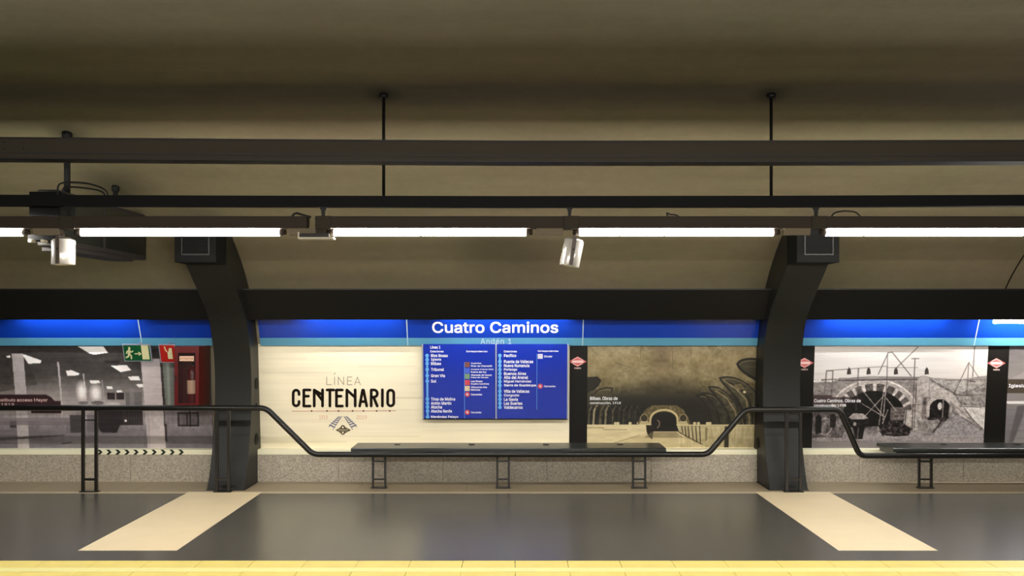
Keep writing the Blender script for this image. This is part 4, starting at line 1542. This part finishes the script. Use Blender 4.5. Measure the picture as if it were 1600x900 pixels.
xs_ = [-500, 0, 400, 800, 1200, 1600, 2100]
top = [213, 213.8, 217, 219.5, 219.3, 218.3, 217]
e = empty('cable_tray', (0, DT, PZ(235, DT)))
tag(e, 'long grey steel cable tray hung highest under the vault', 'cable tray')
inv = e.matrix_world.inverted()
bend_box([(x, y + 1.2) for x, y in zip(xs_, top)], [(x, y + 24) for x, y in zip(xs_, top)], DT, DT + 0.16).build('web', M_tray, e, recalc=True).matrix_parent_inverse = inv
bend_box([(x, y) for x, y in zip(xs_, top)], [(x, y + 2.2) for x, y in zip(xs_, top)], DT - 0.012, DT + 0.17).build('top_flange', M_tray2, e, recalc=True).matrix_parent_inverse = inv
bend_box([(x, y + 23.5) for x, y in zip(xs_, top)], [(x, y + 25.5) for x, y in zip(xs_, top)], DT - 0.010, DT + 0.15).build('groove_lip', M_tray2, e, recalc=True).matrix_parent_inverse = inv
bend_box([(x, y + 25.6) for x, y in zip(xs_, top)], [(x, y + 31.5) for x, y in zip(xs_, top)], DT - 0.002, DT + 0.15).build('lower_channel', M_tray, e, recalc=True).matrix_parent_inverse = inv
bend_box([(x, y + 31.2) for x, y in zip(xs_, top)], [(x, y + 33.8) for x, y in zip(xs_, top)], DT - 0.014, DT + 0.17).build('bottom_flange', M_tray2, e, recalc=True).matrix_parent_inverse = inv
for xx in (6, 36):
    for yy in (222, 232):
        X, Z = PX(xx, DT), PZ(yy, DT)
        MB().cyl((X, DT + .002, Z), (X, DT - 0.008, Z), 0.008, 8).build('bolt', M_tray2, e).matrix_parent_inverse = inv

DH = 7.5
e = empty('lighting_rail', (0, DH, PZ(314, DH)))
tag(e, 'long black square rail on thin rods, carrying the tube lights', 'rail')
inv = e.matrix_world.inverted()
rt = [303.5, 304.2, 305.6, 306.3, 305.8, 304.2, 302]
bend_box([(x, y) for x, y in zip(xs_, rt)], [(x, y + 17) for x, y in zip(xs_, rt)], DH - 0.03, DH + 0.055).build('beam', M_matte, e, recalc=True).matrix_parent_inverse = inv
for xx in (-603, 599.5, 1205, 1810):
    X = PX(xx, DH)
    if xx < 0:
        X = PX(-6, DH) - 1.2
    zt = vault_z(DH) + 0.02
    o = MB().cyl((X, DH, PZ(306, DH)), (X, DH, zt), 0.0125, 10).build('hanger_rod', M_black, e)
    o.matrix_parent_inverse = inv
    MB().cyl((X, DH, zt - 0.05), (X, DH, zt - 0.012), 0.035, 14).build('ceiling_cap', M_black, o)

# ------------------------------------------------------------------ tube lights
ZT0, ZT1 = PZ(357.5, DH), PZ(339, DH)      # trunking bottom and top
ZTU = PZ(363.3, DH)
PER = PX(1275, DH) - PX(890, DH)


def tube_light(X0, xl, xr, label):
    """X0: hanger position, the light runs to the right of it; xl..xr: lit tube in pixels"""
    e = empty('tube_light', (X0, DH, ZT0))
    tag(e, label, 'lamp', 'platform tube lights')
    a, b = xl - X0, xr - X0
    MB().prism([(-0.050, 0), (-0.055, 0.03), (-0.055, ZT1 - ZT0), (0.055, ZT1 - ZT0), (0.055, 0.03), (0.027, 0.0)], 0.07 - 0.002, PER - 0.052).build('housing', M_trunk, e, recalc=True, bevel=0.004)
    MB().prism([(-0.058, -0.006), (-0.058, ZT1 - ZT0 + 0.002), (0.038, ZT1 - ZT0 + 0.002), (0.038, -0.006)], -0.052, 0.072).build('joint_cover', M_plate, e, recalc=True, bevel=0.004)
    for dx in (-0.04, 0.06):
        for dz in (0.02, 0.07):
            MB().cyl((dx, -0.057, dz), (dx, -0.063, dz), 0.006, 8).build('screw', M_black, e)
    zt = ZTU - ZT0
    MB().cyl((a, 0, zt), (b, 0, zt), 0.0265, 20).build('tube', M_tube, e)
    for xx, d_ in ((a, -0.05), (b, 0.05)):
        MB().cyl((xx, 0, zt), (xx + d_, 0, zt + 0.004), 0.0265, 14, r1=0.020).build('lamp_holder', M_trunk, e)
    # reflector fins under the joint
    MB().prism([(-0.025, -0.050), (-0.045, 0.0), (0.03, 0.0), (0.02, -0.050)], -0.26, -0.053).build('ballast_cover', M_ballast, e, recalc=True)
    # V hanger from the rail
    zr_ = PZ(322, DH) - ZT0
    mb = MB()
    mb.flat([(-0.036, 0.0), (0.036, 0.0), (0.030, -0.020), (0.015, -0.045), (0.010, -0.1), (-0.010, -0.1), (-0.015, -0.045), (-0.030, -0.020)], -0.008, 0.008)
    o = mb.build('hanger', M_black, e)
    o.matrix_basis = Matrix.Translation((0, 0.0, zr_ + 0.012)) @ Matrix.Rotation(math.pi / 2, 4, 'X')
    return e


XH = [PX(890, DH) + PER * k for k in range(-4, 4)]
segs = {-1: (522, 822), 0: (905, 1208), 1: (1290, 1598)}
labs = {-4: 'tube light beyond the left end of the row', -3: 'tube light entering at the left end of the row', -2: 'tube light between the two left joints, right of the upright white loudspeaker',
        -1: 'tube light above the cream poster, right of the small white box', 0: 'tube light right of the tilted white loudspeaker',
        1: 'tube light above the right pillar, running out right', 2: 'tube light beyond the right end of the row'}
for k in (-3, -2, -1, 0, 1, 2):
    X0 = PX(890, DH) + PER * k
    if k == -2:
        a, b = PX(127, DH), PX(437, DH)
    elif k == -3:
        b = PX(36, DH)
        a = b - 1.52
    elif k == 2:
        a, b = PX(1601, DH) + 0.35, PX(1601, DH) + 1.87
        a, b = PX(1675, DH), PX(1980, DH)
    else:
        a, b = PX(segs[k][0], DH), PX(segs[k][1], DH)
    if k == -2:
        X0 = PX(107, DH)
    if k == -3:
        X0 = PX(107, DH) - PER
    tube_light(X0, a, b, labs[k])

# the opposite platform's own row, behind the photographer's head
for k in range(-3, 3):
    X0 = PX(890, DH) + PER * k
    e2 = empty('tube_light', (X0, 0.45, 2.57))
    tag(e2, 'tube light of the opposite platform row, outside the picture', 'lamp', 'opposite tube lights')
    MB().prism([(-0.035, 0), (-0.035, 0.09), (0.055, 0.09), (0.055, 0)], 0, PER - 0.01).build('housing', M_trunk, e2, recalc=True)
    MB().cyl((0.15, 0, -0.03), (1.66, 0, -0.03), 0.0265, 14).build('tube', M_tube2, e2)

# cove tubes behind the fascia
for (xa, xb, lab) in ((22, 205, 'hidden tube behind the fascia over the station hall poster'), (468, 625, 'hidden tube behind the fascia over the cream poster'),
                      (690, 890, 'hidden tube behind the fascia over the route board'), (1296, 1490, 'hidden tube behind the fascia over the arch poster'),):
    dd = 10.765
    e = empty('cove_light', (PX(xa, dd), dd, 1.93))
    tag(e, lab, 'lamp')
    L_ = PX(xb, dd) - PX(xa, dd)
    MB().cyl((0, 0, 0), (L_, 0, 0), 0.013, 12).build('tube', M_cove if xa > 1000 else M_cove_soft, e)
    MB().box(-0.04, L_ + 0.04, -0.02, 0.025, 0.02, 0.06).build('batten', M_white, e)
    MB().box(-0.04, 0.0, -0.016, 0.016, -0.016, 0.03).build('lamp_holder', M_white, e)
    MB().box(L_, L_ + 0.04, -0.016, 0.016, -0.016, 0.03).build('lamp_holder', M_white, e)
dd = 10.70
e = empty('cove_light', (PX(1553, dd), dd, PZ(502.5, dd)))
tag(e, 'bare lit tube showing below the fascia at the far right', 'lamp')
MB().cyl((0, 0, 0), (1.1, 0, 0), 0.020, 14).build('tube', M_tube, e)
MB().box(-0.03, 1.13, -0.0, 0.04, 0.022, 0.07).build('batten', M_white, e)

# small white box between the two left lights (emergency unit)
X0, X1 = PX(467.5, DH), PX(523, DH)
e = empty('emergency_light', ((X0 + X1) / 2, DH, PZ(362, DH)))
tag(e, 'small white emergency light box under the trunking, unlit', 'lamp')
inv = e.matrix_world.inverted()
zc = PZ(374.5, DH)
MB().box(X0, X1, DH - 0.06, DH + 0.04, zc, zc + 0.016).build('diffuser', M_dirtywhite, e, bevel=0.003).matrix_parent_inverse = inv
MB().box(X0 + 0.012, X1 - 0.035, DH - 0.05, DH + 0.03, zc + 0.016, zc + 0.044).build('body', M_tray2, e).matrix_parent_inverse = inv
MB().box(X0, X0 + 0.012, DH - 0.055, DH + 0.035, zc + 0.016, zc + 0.055).build('end_cap', M_dirtywhite, e).matrix_parent_inverse = inv
MB().box(X0 + 0.03, X1 - 0.06, DH - 0.03, DH + 0.02, zc + 0.044, ZT0 - 0.0).build('mount', M_plate, e).matrix_parent_inverse = inv


# ------------------------------------------------------------------ loudspeakers
def speaker(xc, yt_, yb_, tilt, label, wpx=35):
    r = wpx / 2 * DH / F
    L_ = (yb_ - yt_) * DH / F / math.cos(tilt)
    zt = PZ(yt_, DH)
    e = empty('loudspeaker', (PX(xc, DH), DH - 0.005, zt))
    tag(e, label, 'loudspeaker')
    rot = Matrix.Rotation(tilt, 4, 'Y')
    prof = [(0.0, 0.0), (r * 0.86, 0.0), (r, -0.014), (r, -L_ + 0.006), (r * 0.97, -L_), (r * 0.9, -L_), (r * 0.86, -L_ + 0.012)]
    vs, fs = [], []
    S = 40
    for rr, z_ in prof:
        for i in range(S):
            a = 2 * math.pi * i / S
            vs.append((rr * math.cos(a), rr * math.sin(a), z_))
    for j in range(len(prof) - 1):
        for i in range(S):
            fs.append((j * S + i, (j + 1) * S + i, (j + 1) * S + (i + 1) % S, j * S + (i + 1) % S))
    b = MB().add(vs, fs, True).build('can', M_white, e)
    b.matrix_basis = rot
    g = MB().cyl((0, 0, -L_ + 0.014), (0, 0, -L_ + 0.010), r * 0.87, 30).build('grille', M_tray2, b)
    mb = MB()
    mb.box(-0.017, 0.013, -r - 0.010, -r - 0.004, -L_ * 0.97, 0.016)
    mb.box(-0.014, 0.014, r + 0.004, r + 0.010, -L_ * 0.42, 0.016)
    mb.box(-0.014, 0.014, -r - 0.010, r + 0.010, 0.014, 0.020)
    mb.cyl((0, 0, 0.018), (0, 0, 0.05), 0.010, 10)
    u = mb.build('bracket', M_arm, e)
    u.matrix_basis = Matrix.Rotation(tilt * 0.8, 4, 'Y')
    MB().cyl((0, -r - 0.018, -L_ * 0.4), (0, -r + 0.0, -L_ * 0.4), 0.009, 10).build('knob', M_tray2, u)
    return e


speaker(99.5, 374, 414, 0.0, 'upright white can loudspeaker hanging in front of the dark display')
speaker(897.5, 374, 416, math.radians(11), 'tilted white can loudspeaker hanging above the route board', wpx=31)

# ------------------------------------------------------------------ hanging display, seen nearly edge on
XD = -3.80
e = empty('hanging_display', (XD, 8.7, 2.92))
tag(e, 'dark double sided display hung from the vault, seen nearly edge on', 'display')
inv = e.matrix_world.inverted()


def ip(o):
    o.matrix_parent_inverse = inv
    return o


zb, zt = PZ(407, 9.75) + 0.0, PZ(336, 9.75)
ip(MB().box(XD - 0.09, XD + 0.09, 7.86, 9.75, zb, zt).build('body', M_tray2, e, bevel=0.012))
ip(MB().box(XD + 0.088, XD + 0.094, 7.82, 8.70, zb + 0.05, zt - 0.04).build('screen', M_screen, e))
ip(MB().box(XD + 0.088, XD + 0.094, 8.76, 9.70, zb + 0.05, zt - 0.04).build('screen', M_screen, e))
ip(MB().box(XD - 0.11, XD + 0.11, 7.98, 9.35, zb - 0.035, zb - 0.002).build('underframe', M_tray2, e, bevel=0.004))
for d_, w_ in ((8.2, 0.026), (9.2, 0.022)):
    zc = vault_z(d_)
    h = ip(MB().cyl((XD, d_, zt - 0.01), (XD, d_, zc + 0.02), w_, 14).build('hanger_pole', M_matte, e))
    MB().cyl((XD, d_, zc - 0.045), (XD, d_, zc + 0.015), w_ * 1.6, 14).build('ceiling_cap', M_matte, h)
# control box at the near end, above the rail
xa, xb = PX(51, 7.68), PX(99, 7.68)
ip(MB().box(xa, xb, 7.62, 7.90, PZ(338, 7.65), PZ(300, 7.65)).build('control_box', M_matte, e, bevel=0.006))
ip(MB().box(xa - 0.0, xb - 0.04, 7.60, 7.92, PZ(376, 7.65), PZ(367, 7.65)).build('camera_plate', M_matte, e, bevel=0.003))
for xx, r_ in ((52, 0.014), (71, 0.011)):
    ip(MB().cyl((PX(xx, 7.6), 7.62, PZ(377, 7.6)), (PX(xx, 7.6), 7.54, PZ(377, 7.6)), r_, 14).build('lens_tube', M_dirtywhite, e))
# cables
def arc_pts(p, q, h, n=16, D=7.7):
    out = []
    for i in range(n + 1):
        t = i / n
        out.append((PX(p[0] + (q[0] - p[0]) * t, D), D, PZ(p[1] + (q[1] - p[1]) * t - 4 * h * t * (1 - t), D)))
    return out


def cable(name, pts, r, label):
    o = MB().tube(pts, r, 8).build(name, M_cable)
    tag(o, label, 'cable')
    return o


def smoothpx(pl, D, n=8):
    P = [Vector((PX(x, D), D, PZ(y, D))) for x, y in pl]
    out = []
    for i in range(len(P) - 1):
        p0, p1, p2, p3 = P[max(i - 1, 0)], P[i], P[i + 1], P[min(i + 2, len(P) - 1)]
        for k in range(n):
            t = k / n
            out.append(tuple(0.5 * ((2 * p1) + (p2 - p0) * t + (2 * p0 - 5 * p1 + 4 * p2 - p3) * t * t + (3 * p1 - p0 - 3 * p2 + p3) * t ** 3)))
    out.append(tuple(P[-1]))
    return out


cable('cable', smoothpx([(90, 306), (91, 291), (98, 286), (112, 285), (135, 286.5), (155, 292), (166, 299), (169, 307)], 7.62), 0.0075, 'black cable arching highest over the rail beside the display')
cable('cable', smoothpx([(96, 306), (99, 295), (106, 292), (130, 293.5), (152, 297), (162, 302), (163, 308)], 7.66), 0.0075, 'lower black cable arching over the rail beside the display')
cable('cable', smoothpx([(455, 341), (459, 335), (464, 333.2), (470, 335), (478, 337.5), (486, 339.5)], 7.46), 0.009, 'short black cable on the trunking above the small white box')
cable('cable', smoothpx([(1044, 341), (1042, 333), (1047, 335), (1056, 336), (1063, 340)], 7.46), 0.0055, 'short twisted cable end sticking up from the trunking')
cable('cable', smoothpx([(1298, 340), (1304, 333), (1316, 330), (1328, 330), (1338, 332.5), (1345, 339.5)], 7.46), 0.006, 'thin cable loop on the trunking near the right pillar')
